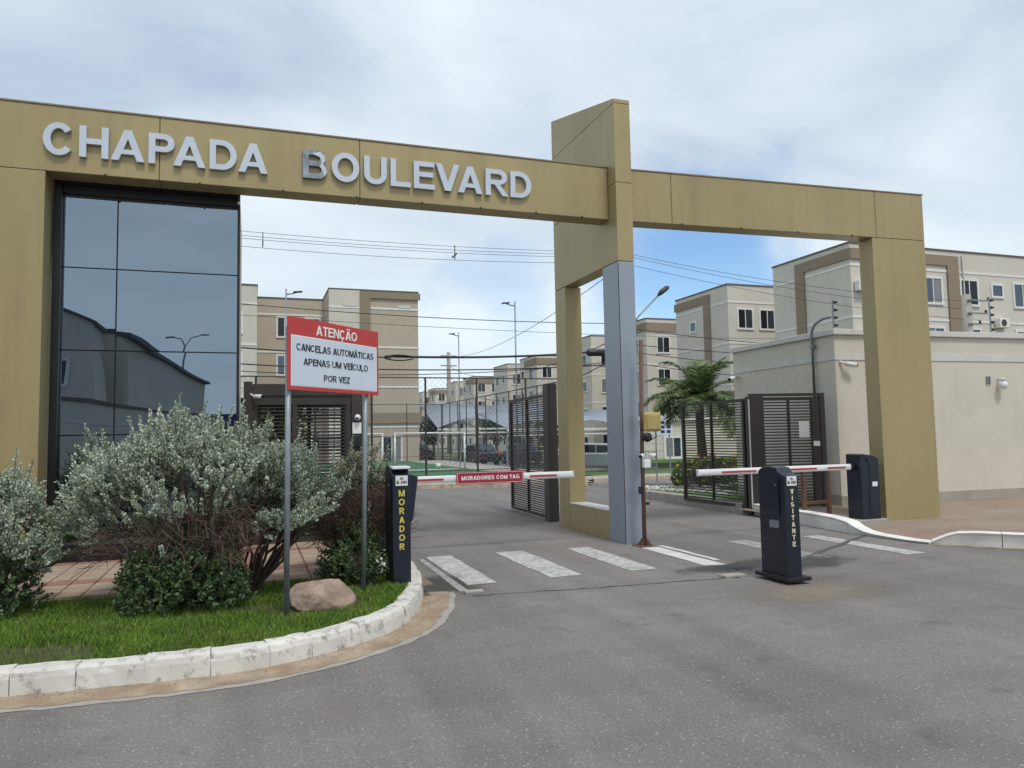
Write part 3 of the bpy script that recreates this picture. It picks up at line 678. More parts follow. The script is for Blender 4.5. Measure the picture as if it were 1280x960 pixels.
# ---- beyond the gate
fk = struct(MB().add([(0, 21.9, -.01), (.1, 21.9, -.01), (.1, 22, -.01)], [(0, 1, 2)]).build('kerb', CONC))
pts = [(-12+.55*i, 21.85 if i < 30 else 21.85-min(1.65, (i-30)*.2)) for i in range(40)]
kerb_run(pts, [.16]*40, KERBF, inner=.16, parent=fk, seg=2)
pts = [(10.2+.5*i, 21.4+.03*i) for i in range(12)]
kerb_run(pts, [.15]*12, KERBF, inner=.16, parent=fk, seg=2)
struct(MB().add([(-40, 22.0, .1), (4.2, 22.0, .1), (9.7, 20.4, .1), (9.9, 21.4, .1), (16, 21.75, .1), (16, 24, .06), (13.4, 24.1, .06), (-40, 24.1, .05)], [tuple(range(8))]).build('verge', CONC))
def slab(name, x0, x1, y0, y1, m, dz):
    ys_ = [y0]+[y for y in (24, 27, 30, 33, 36) if y0 < y < y1]+[y1]; mb = MB(); n = len(ys_)
    mb.add([(x0, y, tz(y)+dz) for y in ys_]+[(x1, y, tz(y)+dz) for y in ys_], [(i, i+n, i+n+1, i+1) for i in range(n-1)]); return struct(mb.build(name, m))
struct(MB().box(-14, 9.9, 27.5, 49.7, -.6, .0).build('sports_turf', TURF))
struct(MB().box(9.903, 12.45, 27.5, 49.7, -.6, -.02).build('court_margin', CONC))
slab('lawn_beyond_gate', 12.6, 23.6, 24.4, 34, LAWNFAR, .02)
slab('car_park', -20, 23.8, 50.2, 62, MATS['asphalt'], .01)
slab('car_park', 12.7, 23.9, 34.2, 50.0, MATS['asphalt'], .012)

# flower bed island behind the right-hand gate leaf
bedp = [(9.0, 13.6), (9.0, 16.4), (9.7, 17.6), (12.6, 18.6), (13.6, 17.4), (13.4, 14.4), (10.6, 13.6)]
struct(MB().prism(bedp, -.01, .10).build('flower_bed', LAWNFAR))
mb = MB()
for i in range(900):
    while True:
        x = random.uniform(8.9, 13.4); y = random.uniform(13.8, 18.4)
        if inside(x, y, bedp) and noise.noise(Vector((x*.8, y*.8, 3))) > -.1 and x+.25*y > 13.6: break
    s_ = random.uniform(.03, .07); mb.sphere((x, y, .10+s_*.2), s_, 5, 3, (1, random.uniform(.7, 1), .6))
tag(mb.build('white_pebbles', PEBBLE), 'white decorative pebbles scattered on the bed behind the right gate leaf', 'pebbles', kind='stuff')


# ================================================================== ENTRANCE GATEWAY
gw = thing('entrance_gateway', 'large gold panelled gateway with tall centre fin spanning both lanes and steel lettering', 'gateway', (4.9, 9.4, 0))
BZ0, BZ1 = 4.575, 5.33
for (x0, x1) in ((-3.6, -1.033), (-1.027, 1.297), (1.303, 4.826)):
    MB().box(x0, x1, 9.41, 9.72, BZ0, BZ1).build('beam_panel', GOLD, gw, bevel=.006)
MB().box(-3.58, 4.8, 9.425, 9.70, BZ0+.02, BZ1-.02).build('joint_backing', SEAL, gw)
MB().box(-3.6, 4.82, 9.40, 9.73, BZ1+.002, BZ1+.02).build('beam_capping', BROWN, gw)
MB().box(-3.6, -2.19, 9.412, 9.72, .10, BZ0-.006).build('pillar_panel', GOLD, gw, bevel=.006)
X0, X1 = 4.83, 5.085
for poly in ([(9.17, 3.926), (11.46, 3.926), (11.46, 5.047), (9.17, 5.047)], [(9.17, 5.053), (11.46, 5.053), (11.46, 6.197), (9.17, 6.197)], [(9.17, 6.203), (11.46, 6.203), (11.46, 6.87), (9.17, 6.262)]):
    MB().prism(poly, X0, X1, 'x').build('fin_panel', GOLD, gw, bevel=.006)
MB().prism([(9.185, 3.94), (11.44, 3.94), (11.44, 6.8), (9.185, 6.23)], X0+.015, X1-.015, 'x').build('joint_backing', SEAL, gw)
MB().box(X0, X1, 9.17, 9.66, -.02, 3.918).build('grey_column', GREYCLAD, gw, bevel=.008)
MB().box(X0-.0015, X0+.006, 9.168, 9.176, 0, 3.9).build('corner_seal', SEAL, gw)
MB().box(X0, 5.11, 11.03, 11.46, -.02, 3.918).build('rear_column', GOLD, gw, bevel=.006)
MB().box(X0+.004, 5.09, 9.664, 11.026, -.02, .405).build('low_wall', GOLD, gw, bevel=.004)
MB().box(X0-.006, 5.10, 9.664, 11.026, .408, .428).build('low_wall_capping', PALEBAND, gw, bevel=.003)
ro = (5.09, 9.40)
for (u0, u1) in ((0, .747), (.753, 4.38), (4.386, 5.33)):
    MB().obox(ro, rt, rn, u0, u1, -.30, 0, BZ0, BZ1).build('beam_panel', GOLD, gw, bevel=.006)
MB().obox(ro, rt, rn, .02, 5.30, -.285, -.015, BZ0+.02, BZ1-.02).build('joint_backing', SEAL, gw)
MB().obox(ro, rt, rn, 0, 5.34, -.31, .01, BZ1+.002, BZ1+.02).build('beam_capping', BROWN, gw)
MB().obox(ro, rt, rn, 4.29, 5.33, -.30, 0, .045, BZ0-.006).build('pillar_panel', GOLD, gw, bevel=.006)
MB().obox(ro, rt, rn, 4.31, 5.31, -.29, .03, .0, .07).build('pillar_footing', CONC, gw, bevel=.005)
for x in (-1.6, -.6, .35, 1.25, 2.1, 2.9, 3.7, 4.4):
    MB().box(x, x+.02, 9.40, 9.415, BZ0-.012, BZ0+.018).build('panel_clip', SEAL, gw)
for u in (.9, 1.9, 2.9, 3.9):
    MB().obox(ro, rt, rn, u, u+.02, -.005, .01, BZ0-.012, BZ0+.016).build('panel_clip', SEAL, gw)
for c, x0, x1 in [('C', -2.211, -1.904), ('H', -1.852, -1.557), ('A', -1.532, -1.183), ('P', -1.141, -0.859), ('A', -0.876, -0.527), ('D', -0.482, -0.177), ('A', -0.159, 0.178), ('B', 0.594, 0.89),
                  ('O', 0.944, 1.288), ('U', 1.349, 1.636), ('L', 1.687, 1.949), ('E', 1.991, 2.269), ('V', 2.288, 2.608), ('A', 2.586, 2.925), ('R', 2.972, 3.29), ('D', 3.326, 3.629)]:
    o = .012 if c in 'CO' else 0
    l = caps('letter', c, (0, 9.405), (1, 0), (0, -1), x0, x1, 4.755-o*.6, 5.118+o*.6, CHROME if c == 'B' else STEEL, gw, s=.195, thick=.045)
    if c == 'B': l['label'] = 'darkened letter with its brushed face partly missing'
# the torn remainder of the B's bright face
mb = MB(); mb.prism([(.70, 5.07), (.80, 5.10), (.86, 5.05), (.865, 4.99), (.83, 4.95), (.87, 4.90), (.88, 4.84), (.85, 4.79), (.84, 4.85), (.80, 4.91), (.82, 4.97), (.80, 5.03)], 9.352, 9.358, 'y')
mb.build('letter_face', STEEL, gw)

# ================================================================== GATEHOUSE with mirror glass
gh = thing('gatehouse', 'small gatehouse with tall dark mirror glass front between gold pillar and pedestrian gate', 'building', (-1.2, 10, .1))
MB().box(-6.5, -.165, 9.96, 13.6, .1, 5.1).build('wall', BEIGE, gh)
MB().box(-2.185, -2.105, 9.80, 9.955, .12, 4.56).build('frame', BLACKFRAME, gh)
MB().box(-2.10, -.17, 9.84, 9.955, 4.475, 4.56).build('frame', BLACKFRAME, gh)
MB().box(-2.185, -.14, 9.735, 9.955, 4.562, 5.2).build('head_panel', BLACKFRAME, gh)
MB().box(-2.10, -.17, 9.86, 9.955, .12, .32).build('frame', BLACKFRAME, gh)
MB().box(-.168, -.14, 9.86, 9.955, .12, 4.5).build('frame', BLACKFRAME, gh)
MB().box(-2.10, -.17, 9.925, 9.955, .33, 4.47).build('mullion_backing', BLACKFRAME, gh)
for (x0, x1) in ((-2.10, -1.538), (-1.522, -.172)):
    for (z0, z1) in ((.33, 1.60), (1.615, 2.60), (2.615, 3.585), (3.60, 4.47)):
        me = MB().box(-(x1-x0)/2, (x1-x0)/2, 0, .012, -(z1-z0)/2, (z1-z0)/2).mesh('pane'); me.materials.append(GLASS)
        put('pane', me, gh, ((x0+x1)/2, 9.902, (z0+z1)/2), random.uniform(-.0025, .0025), rx=random.uniform(-.003, .003))
MB().box(-6.5, -3.62, 9.80, 9.955, .1, 4.55).build('wall', BEIGE, gh)

# ================================================================== PEDESTRIAN GATE (left) and driveway leaves
def slats(parent, x0, x1, y, z0, z1, n, m, depth=.02, h=.018, local=True):
    me = MB().box(x0, x1, -depth/2, depth/2, -h/2, h/2).mesh('slat'); me.materials.append(m)
    for i in range(n):
        o = bpy.data.objects.new('slat', me); COL.objects.link(o); o.parent = parent; o.location = (0, y, z0+(z1-z0)*(i+.5)/n)
pg = thing('pedestrian_gate', 'dark louvred pedestrian gate frame between mirror glass and resident lane', 'gate', (-.09, 10.4, .12))
MB().box(0, .11, 0, .12, 0, 2.17).build('post', DARKM, pg, local=True, bevel=.005)
MB().box(1.40, 1.55, 0, .12, 0, 2.13).build('post', DARKM, pg, local=True, bevel=.005)
MB().box(.112, 1.398, .0, .10, 1.98, 2.14).build('top_beam', DARKM, pg, local=True, bevel=.005)
MB().box(.112, 1.398, .02, .08, 1.86, 1.975).build('gate_rail', DARKM, pg, local=True)
MB().box(.112, 1.398, .02, .08, 0.03, .09).build('gate_rail', DARKM, pg, local=True)
for x in (.114, .62, 1.33): MB().box(x, x+.06, .022, .078, .09, 1.86).build('gate_stile', DARKM, pg, local=True)
slats(pg, .17, 1.34, .05, .11, 1.85, 36, DARKM)
# the back of the cage
MB().box(0, .08, 1.9, 1.98, 0, 2.1).build('post', DARKM, pg, local=True)
MB().box(1.47, 1.55, 1.9, 1.98, 0, 2.1).build('post', DARKM, pg, local=True)
MB().box(.08, 1.47, 1.92, 1.97, 1.9, 2.1).build('top_beam', DARKM, pg, local=True)
MB().box(.0, 1.55, .12, 1.9, 2.06, 2.12).build('roof_sheet', DARKM, pg, local=True)
for x in (.45, .95): MB().box(x, x+.05, 1.92, 1.97, 0, 1.9).build('gate_stile', DARKM, pg, local=True)
slats(pg, .45, 1.47, 1.945, .05, 1.9, 36, DARKM)
me = MB().box(-.01, .01, .13, 1.88, -.012, .012).mesh('side_slat'); me.materials.append(DARKM)
for i in range(34):
    o = bpy.data.objects.new('side_slat', me); COL.objects.link(o); o.parent = pg; o.location = (1.525, 0, .06+i*.058)
# small fittings on it (each could be lifted off)
def bullet_camera(name, label, p, d, s=1., group=None, base=None):
    """white bullet camera at p, looking along d"""
    d = Vector(d).normalized(); p = Vector(p); t = thing(name, label, 'camera', p, group=group)
    MB().tube([p, p+d*.06*s, p+d*.135*s], [.028*s, .03*s, .03*s], 12).build('housing', WHITEP, t, smooth=True)
    MB().tube([p+d*.136*s, p+d*.150*s], [.024*s, .022*s], 12).build('lens', BLACKP, t, smooth=True)
    b = Vector(base) if base else p+Vector((0, 0, -.07*s))
    MB().tube([p+d*.03*s, p+d*.01*s+(b-p)*.5, b], [.012*s, .012*s, .02*s], 8).build('bracket', WHITEP, t, smooth=True)
    return t
bullet_camera('security_camera', 'white bullet camera high on the left post of the pedestrian gate', (.03, 10.36, 2.09), (.8, -.5, -.05), .9, base=(.0, 10.41, 2.12))
sc = thing('intercom', 'blue and white entry keypad on left post of pedestrian gate', 'intercom', (-.03, 10.37, 1.55))
MB().box(-.075, .015, 10.36, 10.395, 1.49, 1.68).build('casing', NAVY, sc, bevel=.006)
MB().box(-.062, .0, 10.353, 10.359, 1.54, 1.65).build('keypad', SIGNW, sc)
sc = thing('dome_camera', 'round white dome camera above the notice on gate post', 'camera', (1.38, 10.36, 1.80))
MB().sphere((1.385, 10.345, 1.80), .042, 14, 9).build('housing', WHITEP, sc, smooth=True)
MB().sphere((1.375, 10.312, 1.785), .018, 10, 6).build('lens', BLACKP, sc, smooth=True)
tag(MB().box(1.32, 1.44, 10.38, 10.395, 1.58, 1.73).build('paper_notice', PRINTW), 'small white notice under the dome camera on gate post', 'notice')
sc = thing('card_reader', 'black card reader below the white notice on gate post', 'reader', (1.38, 10.37, 1.45))
MB().box(1.335, 1.425, 10.355, 10.395, 1.40, 1.56).build('casing', NAVY, sc, bevel=.008)
MB().box(1.36, 1.40, 10.349, 10.354, 1.44, 1.50).build('reading_window', BLACKP, sc)

def gate_leaf(name, label, loc, rz, w, h, n, mids, sh=.022):
    g = thing(name, label, 'gate', loc, rz)
    MB().box(0, .06, -.03, .03, 0, h).build('stile', DARKM, g, local=True)
    MB().box(w-.06, w, -.03, .03, 0, h).build('stile', DARKM, g, local=True)
    MB().box(.062, w-.062, -.028, .028, h-.06, h-.001).build('rail', DARKM, g, local=True)
    MB().box(.062, w-.062, -.028, .028, .001, .06).build('rail', DARKM, g, local=True)
    for m_ in mids: MB().box(m_, m_+.03, -.027, .027, .062, h-.062).build('mullion', DARKM, g, local=True)
    slats(g, .055, w-.055, 0, .07, h-.07, n, DARKM, .02, sh)
    return g
# resident lane, leaf swung open beside the rear column
gl = gate_leaf('driveway_gate', 'dark slatted gate leaf standing open behind the gold rear column', (5.0, 12.38, .03), R(88), 2.15, 2.22, 50, (1.06,), .024)
tag(MB().box(4.92, 5.10, 12.12, 12.36, -.02, 2.42).build('gate_post', DARKM, bevel=.008), 'dark square gate post right behind the gold rear column', 'post')
# visitor lane: open leaf, its post, fixed panel with door
gr = gate_leaf('driveway_gate', 'dark slatted gate leaf standing open beside the yellow flowers', (8.655, 11.62, .10), R(91.2), 2.05, 2.02, 36, (1.02,))
MB().box(1.5, 1.78, -.045, -.03, .42, .60).build('lock_box', BLACKP, gr, local=True)
o8 = Vector((8.66, 11.46)); ga = R(-12)
pr = thing('pedestrian_gate', 'dark slatted pedestrian gate panel against the beige wall with white paper notice', 'gate', (8.66, 11.46, .1), ga)
MB().box(-.06, .26, -.02, .08, -.12, 2.05).build('post', DARKM, pr, local=True, bevel=.006)
MB().box(1.36, 1.46, -.02, .08, -.05, 2.05).build('post', DARKM, pr, local=True, bevel=.006)
MB().box(.0, 1.46, -.015, .075, 2.052, 2.10).build('rail', DARKM, pr, local=True)
MB().box(.262, 1.358, 0, .05, 1.97, 2.03).build('rail', DARKM, pr, local=True)
MB().box(.262, 1.358, 0, .05, .02, .08).build('rail', DARKM, pr, local=True)
MB().box(.74, .775, .002, .052, .08, 1.97).build('mullion', DARKM, pr, local=True)
slats(pr, .25, 1.36, .028, .1, 1.96, 34, DARKM, .014, .024)
MB().box(1.20, 1.355, -.008, .06, .1, 1.99).build('lock_stile', DARKM, pr, local=True)
pn = thing('paper_notice', 'white paper notice fixed to the slats of the right pedestrian gate', 'notice', (8.66, 11.46, .1), ga)
MB().box(.93, 1.13, -.02, -.012, 1.28, 1.58).build('sheet', PRINTW, pn, local=True)
pn = thing('small_label', 'tiny white plate on the lock stile of the right pedestrian gate', 'label', (8.66, 11.46, .1), ga)
MB().box(1.205, 1.33, -.022, -.01, 1.12, 1.21).build('plate', PRINTW, pn, local=True)
tag(MB().tube([(8.625, 11.45, .05), (8.625, 11.45, 2.1)], .014, 8).build('conduit', PALEBAND), 'thin pale conduit running up the dark gate post in visitor lane', 'conduit')
# low concrete upstand under the open leaf
tag(MB().box(8.62, 8.86, 11.75, 15.6, -.02, .19).build('concrete_upstand', CONC, bevel=.02), 'low concrete upstand under the open right gate leaf', 'wall')
# brown tubular barrier next to the boom cabinet
bb = thing('tubular_barrier', 'brown square tube barrier in front of the right pedestrian gate', 'barrier', (8.9, 9.9, .1))
for x in (8.52, 9.02): MB().box(x, x+.055, 9.98, 10.035, .08, .86).build('post', RUST, bb)
MB().box(8.52, 9.075, 9.98, 10.035, .862, .915).build('rail', RUST, bb)
MB().box(8.578, 9.018, 9.985, 10.03, .30, .35).build('rail', RUST, bb)

# ================================================================== TOTEMS and BOOM BARRIERS
def totem(name, label, loc, word, lcol, pitch, z_top, lh, plate, base):
    t = thing(name, label, 'totem', loc); W, D, H = .172, .40, 1.08
    # cabinet with a crowned top seen from the side
    prof = [(0, 0), (D, 0), (D, H-.02), (D-.05, H+.015), (D*.62, H+.035), (D*.3, H+.02), (.07, H-.03), (0, H-.055)]
    MB().prism(prof, 0, W, 'x').build('cabinet', NAVY, t, local=True, bevel=.008)
    hood = [(W+.004, 1.03), (W+.095, 1.0), (W+.045, .60), (W+.004, .52)]
    MB().prism(hood, .10, .34, 'y').build('reader_hood', NAVY, t, local=True, bevel=.006)
    MB().box(-.012, -.001, .08, .33, .62, .99).build('service_door', NAVY, t, local=True, bevel=.003)
    MB().tube([(-.012, .12, .93), (-.018, .12, .93)], .009, 8).build('lock', GALV, t, local=True)
    if plate: MB().box(-.006, -.001, .10, .24, .50, .575).build('rating_plate', GALV, t, local=True)
    if base: MB().box(-.05, W+.06, -.06, D+.05, -.004, .035).build('base_plate', BLACKP, t, local=True, bevel=.004)
    else: MB().box(.0, W, -.004, D*.8, H+.0, H+.025).build('top_cap', WHITEP, t, local=True, bevel=.006)
    lo = (0, -.004)
    pl = MB().box(.028, W-.028, -.008, -.001, H-.155, H-.06).build('maker_plate', WHITEP, t, local=True)
    caps('maker_name', 'ALFASEG', (0, -.0081), (1, 0), (0, -1), .036, W-.036, H-.134, H-.108, INK, pl, s=.2, thick=.001, local=True)
    MB().prism([(W/2-.02, H-.100), (W/2, H-.070), (W/2+.02, H-.100), (W/2+.010, H-.100), (W/2, H-.085), (W/2-.010, H-.100)], -.0095, -.0085, 'y').build('maker_emblem', INK, pl, local=True)
    for i, c in enumerate(word):
        z1 = z_top-i*pitch
        wd = lh*(.30 if c == 'I' else (.80 if c not in 'MO' else .96))
        caps('letter', c, (0, -.0012), (1, 0), (0, -1), W/2-wd/2, W/2+wd/2, z1-lh, z1, lcol, t, s=.21, thick=.004, local=True)
    return t
totem('access_totem', 'navy totem reading MORADOR in yellow at the tip of the lawn', (1.262, 7.03, .13), 'MORADOR', YELLOW, .083, .885, .060, False, False)
totem('access_totem', 'navy totem reading VISITANTE standing alone on the asphalt', (4.985, 6.11, .035), 'VISITANTE', PALEY, .0645, .892, .047, True, True)

def boom_cabinet(t, mirror=1):
    W, D, H = .36, .30, .98
    MB().prism([(-W/2, 0), (W/2, 0), (W/2, H-.06), (W/2-.10, H-.01), (-W/2+.05, H+.02), (-W/2, H+.01)], -D/2, D/2, 'y').build('cabinet', NAVY, t, local=True, bevel=.01)
    MB().box(-W/2+.16, W/2-.03, -D/2-.008, -D/2-.001, .05, H-.12).build('door', NAVY, t, local=True, bevel=.003)
    MB().box(-W/2+.135, -W/2+.158, -D/2-.006, -D/2-.001, .02, H-.5).build('door_gap', BLACKP, t, local=True)
    MB().tube([(-W/2+.14, -D/2-.001, H-.07), (-W/2+.14, -D/2-.015, H-.07)], .03, 12).build('lock', BLACKP, t, local=True)
    MB().box(-W/2+.20, -W/2+.30, -D/2-.013, -D/2-.009, H-.48, H-.41).build('label_plate', WHITEP, t, local=True)
    MB().tube([(-W/2+.001, 0, .80), (-W/2-.06, 0, .80)], .05, 12).build('hub', BLACKP, t, local=True)
def boom(t, x0, x1, z, y, stripes, d):
    """arm along X between x0 and x1 (local), oval section"""
    ar = MB(); n = 14; pr_ = [(.022*math.cos(2*math.pi*k/n), .047*math.sin(2*math.pi*k/n)) for k in range(n)]
    ar.prism([(y+a, z+b) for a, b in pr_], x0, x1, 'x'); a = ar.build('boom_arm', BOOMW, t, local=True, smooth=False)
    for s0, s1 in stripes: MB().box(s0, s1, y-.0245, y-.0205, z-.016, z+.010).build('reflective_strip', REDP, a, local=True)
    MB().box(x1 if d > 0 else x0-.02, x1+.02 if d > 0 else x0, y-.03, y+.03, z-.05, z+.05).build('end_cap', WHITEP, a, local=True, bevel=.01)
    return a
tR = thing('boom_barrier', 'navy boom barrier cabinet beside the right gold pillar with lowered striped arm', 'barrier', (9.02, 9.22, .13))
boom_cabinet(tR)
boom(tR, -2.98, -.24, .80, 0, [(-2.6, -2.0), (-1.5, -.9), (-.7, -.35)], -1)
# resident lane: the same kind, turned about
tL = thing('boom_barrier', 'navy boom barrier behind the shrubs with lowered arm carrying a crimson plate', 'barrier', (1.45, 9.62, .12))
W, D, H = .36, .30, .98
MB().prism([(-W/2, 0), (W/2, 0), (W/2, H+.01), (W/2-.05, H+.02), (-W/2+.10, H-.01), (-W/2, H-.06)], -D/2, D/2, 'y').build('cabinet', NAVY, tL, local=True, bevel=.01)
MB().box(-W/2+.03, W/2-.16, -D/2-.008, -D/2-.001, .05, H-.12).build('door', NAVY, tL, local=True, bevel=.003)
MB().tube([(W/2+.001, 0, .82), (W/2+.06, 0, .82)], .05, 12).build('hub', BLACKP, tL, local=True)
arm = boom(tL, .24, 2.80, .835, 0, [(.35, .95), (2.16, 2.56)], 1)
bp_ = MB().box(1.12, 2.06, -.045, -.030, .757, .918).build('arm_plate', CRIMSON, tL, local=True)
for q in ((1.128, 2.052, .905, .909), (1.128, 2.052, .766, .770), (1.128, 1.132, .770, .905), (2.048, 2.052, .770, .905)):
    MB().box(q[0], q[1], -.0475, -.0455, q[2], q[3]).build('plate_border', PRINTW, bp_, local=True)
caps('plate_lettering', 'MORADORES COM TAG', (0, -.0455), (1, 0), (0, -1), 1.185, 2.0, .812, .864, PRINTW, bp_, s=.22, thick=.002, local=True)

# pale pole behind the shrubs, by the MORADOR totem
tag(MB().tube([(1.32, 8.9, .12), (1.32, 8.9, 1.42)], .018, 10).build('marker_post', PALEBAND), 'slim pale post behind the MORADOR totem', 'post')

# ================================================================== WARNING SIGN
sa = R(43.6); st = (math.cos(sa), math.sin(sa)); sn = (math.sin(sa), -math.cos(sa)); so = (.29, 6.18)
ws = thing('warning_sign', 'red and white warning board on two grey steel posts in the lawn', 'sign', (.63, 6.5, .12))
def PT(u, d=0.): return (so[0]+st[0]*u+sn[0]*d, so[1]+st[1]*u+sn[1]*d)
for u, lean in ((.005, .015), (.955, .06)):
    a = PT(u, -.03); b = PT(u+lean, -.03)
    MB().tube([(a[0], a[1], .05), (b[0], b[1], 2.42)], .0225, 14).build('post', GALV, ws, smooth=True)
bd = MB().obox(so, st, sn, -.025, 1.145, -.004, .010, 1.905, 2.50).build('board', REDS, ws, bevel=.002)
bd2 = MB().obox(so, st, sn, .012, 1.112, .0105, .0135, 1.945, 2.345).build('white_field', SIGNW, ws)
MB().obox(so, st, sn, .005, 1.119, .0102, .0115, 1.938, 2.352).build('white_border', PRINTW, ws)
caps('lettering', 'ATENÇÃO', (so[0]+sn[0]*.0101, so[1]+sn[1]*.0101), st, sn, .30, .83, 2.376, 2.458, PRINTW, bd, s=.185, thick=.002, gap=.11)
for body, u0, u1, z0, z1 in (('CANCELAS AUTOMÁTICAS', .063, 1.063, 2.230, 2.287), ('APENAS UM VEÍCULO', .145, .98, 2.116, 2.171), ('POR VEZ', .39, .725, 1.993, 2.047)):
    caps('lettering', body, (so[0]+sn[0]*.0136, so[1]+sn[1]*.0136), st, sn, u0, u1, z0, z1, INK, bd2, s=.165, thick=.002, gap=.11)
for u in (.05, 1.07):
    for z in (1.925, 2.46):
        p = PT(u, .011); MB().tube([(p[0], p[1], z), (p[0]+sn[0]*.004, p[1]+sn[1]*.004, z)], .006, 8).build('rivet', GALV, ws)

# ================================================================== CENTRE POLE with fittings
cp = thing('sensor_pole', 'rusty brown steel pole on a flanged base in front of the grey column', 'pole', (4.98, 8.93, 0))
MB().tube([(4.98, 8.93, .0), (4.985, 8.93, 1.4), (5.03, 8.95, 2.78)], .028, 12).build('shaft', RUST, cp, smooth=True)
MB().box(4.86, 5.10, 8.81, 9.05, .0, .014).build('base_plate', RUST, cp)
for a in range(4):
    c, s_ = math.cos(a*math.pi/2+.78), math.sin(a*math.pi/2+.78)
    MB().add([(4.98+c*.025, 8.93+s_*.025, .014), (4.98+c*.11, 8.93+s_*.11, .014), (4.98+c*.027, 8.93+s_*.027, .12), (4.98+c*.025+.006*s_, 8.93+s_*.025-.006*c, .014), (4.98+c*.11+.006*s_, 8.93+s_*.11-.006*c, .014), (4.98+c*.027+.006*s_, 8.93+s_*.027-.006*c, .12)],
             [(0, 1, 2), (5, 4, 3), (0, 3, 4, 1), (1, 4, 5, 2), (2, 5, 3, 0)]).build('gusset', RUST, cp)
rb = thing('antenna_reader', 'mustard tag reader box fixed high on the rusty pole', 'reader', (5.09, 8.86, 1.5))
MB().box(4.965, 5.225, 8.80, 8.87, 1.53, 1.79).build('casing', mat('mustard_paint', (.40, .30, .105), .5, 0, .08), rb, bevel=.03)
MB().box(4.995, 5.195, 8.788, 8.801, 1.56, 1.755).build('front_panel', MATS['mustard_paint'], rb, bevel=.01)
MB().tube([(5.16, 8.86, 1.54), (5.17, 8.86, 1.46), (5.10, 8.88, 1.42), (5.0, 8.9, 1.45)], .008, 6).build('cable', WIREM, rb, smooth=True)
hn = thing('loudspeaker', 'round black loudspeaker under the mustard box on the pole', 'speaker', (5.01, 8.87, 1.4))
MB().tube([(5.01, 8.90, 1.455), (5.01, 8.83, 1.455), (5.01, 8.80, 1.455)], [.045, .066, .060], 16).build('housing', BLACKP, hn, smooth=True)
MB().tube([(5.01, 8.799, 1.455), (5.01, 8.795, 1.455)], [.05, .03], 16).build('cone', NAVY, hn, smooth=True)
jb = thing('camera_cluster', 'white junction box carrying two bullet cameras on the rusty pole', 'camera', (5.0, 8.87, 1.05))
MB().box(4.955, 5.06, 8.83, 8.898, 1.045, 1.155).build('junction_box', WHITEP, jb, bevel=.012)
for dx in (-1, 1):
    p = Vector((5.005+dx*.05, 8.86, 1.215)); d = Vector((dx*.75, -.62, -.16)).normalized()
    h_ = MB().tube([p-d*.01, p+d*.05, p+d*.085], [.022, .03, .032], 12).build('camera_head', WHITEP, jb, smooth=True)
    MB().tube([p+d*.086, p+d*.094], [.027, .025], 12).build('lens', BLACKP, h_, smooth=True)
    MB().tube([p, p+Vector((-dx*.02, .02, -.06))], .012, 8).build('bracket', WHITEP, jb)
bx_ = thing('push_button', 'small black hook and button low on the rusty pole', 'button', (4.97, 8.88, .7))
MB().box(4.90, 4.95, 8.88, 8.92, .70, .80).build('casing', BLACKP, bx_, bevel=.008)
MB().tube([(5.01, 8.91, .57), (5.045, 8.88, .57)], .02, 10).build('button', BLACKP, bx_, smooth=True)

# ================================================================== ROCK and LITTER
def rock():
    bm = bmesh.new(); bmesh.ops.create_icosphere(bm, subdivisions=4, radius=1)
    for v in bm.verts:
        p = v.co.copy(); k = 1+.22*noise.noise(p*1.1+Vector((3, 1, 2)))
        q = p*k
        for nrm, d in (((.3, -.75, .6), .72), ((-.55, -.3, .8), .70), ((.8, .0, .55), .80), ((.1, .3, .95), .66), ((-.8, -.5, .2), .8)):
            nv = Vector(nrm).normalized(); e = q.dot(nv)-d
            if e > 0: q -= nv*e*.92
        q += p*.03*noise.noise(p*5)+p*.015*noise.noise(p*13)
        v.co = Vector((q.x*.265, q.y*.20, q.z*.205))
    me = bpy.data.meshes.new('boulder'); bm.to_mesh(me); bm.free(); me.materials.append(ROCKM)
    o = bpy.data.objects.new('boulder', me); COL.objects.link(o); o.location = (.57, 6.42, .20); o.rotation_euler = (0, 0, R(14))
    tag(o, 'pinkish brown boulder lying in the grass between the sign posts', 'rock')
rock()
mb = MB(); 
for i in range(14):
    c = Vector((1.14+random.uniform(-.035, .035), 6.98+random.uniform(-.03, .03), .35+random.uniform(-.07, .07))); a = [c+Vector((random.uniform(-.035, .035), random.uniform(-.03, .03), random.uniform(-.04, .04))) for _ in range(3)]
    mb.add(a, [(0, 1, 2)])
tag(mb.build('crumpled_wrapper', PRINTW), 'crumpled pale wrapper caught in the shrub beside the MORADOR totem', 'litter')

# ================================================================== BEIGE WALL BUILDING on the right
rh = thing('beige_wall_building', 'low beige rendered wall building with pale coping behind the right gold pillar', 'building', (12, 11, 0))
bo = Vector((10.33, 11.09)); far_ = bo+rt*11
foot = [(bo.x, bo.y), (far_.x, far_.y), (far_.x, 14.2), (bo.x, 14.2)]
MB().prism(foot, -.02, 3.29).build('wall', BEIGE, rh)
cap = [(bo.x-.06, bo.y-.06), (far_.x, far_.y-.06), (far_.x, 14.26), (bo.x-.06, 14.26)]
MB().prism(cap, 3.292, 3.40).build('coping', PALEBAND, rh, bevel=.01)
MB().obox(bo, rt, rn, -.0, 11, .001, .016, 2.82, 2.95).build('render_band', PALEBAND, rh)
MB().obox((bo.x, bo.y), (0, 1), (-1, 0), -.016, 3.1, .001, .016, 2.82, 2.95).build('render_band', PALEBAND, rh)
MB().obox(bo, rt, rn, -.0, 11, .001, .022, .0, .28).build('plinth', PLINTH, rh)
MB().obox((bo.x, bo.y), (0, 1), (-1, 0), -.022, 3.1, .001, .022, .0, .30).build('plinth', PLINTH, rh)
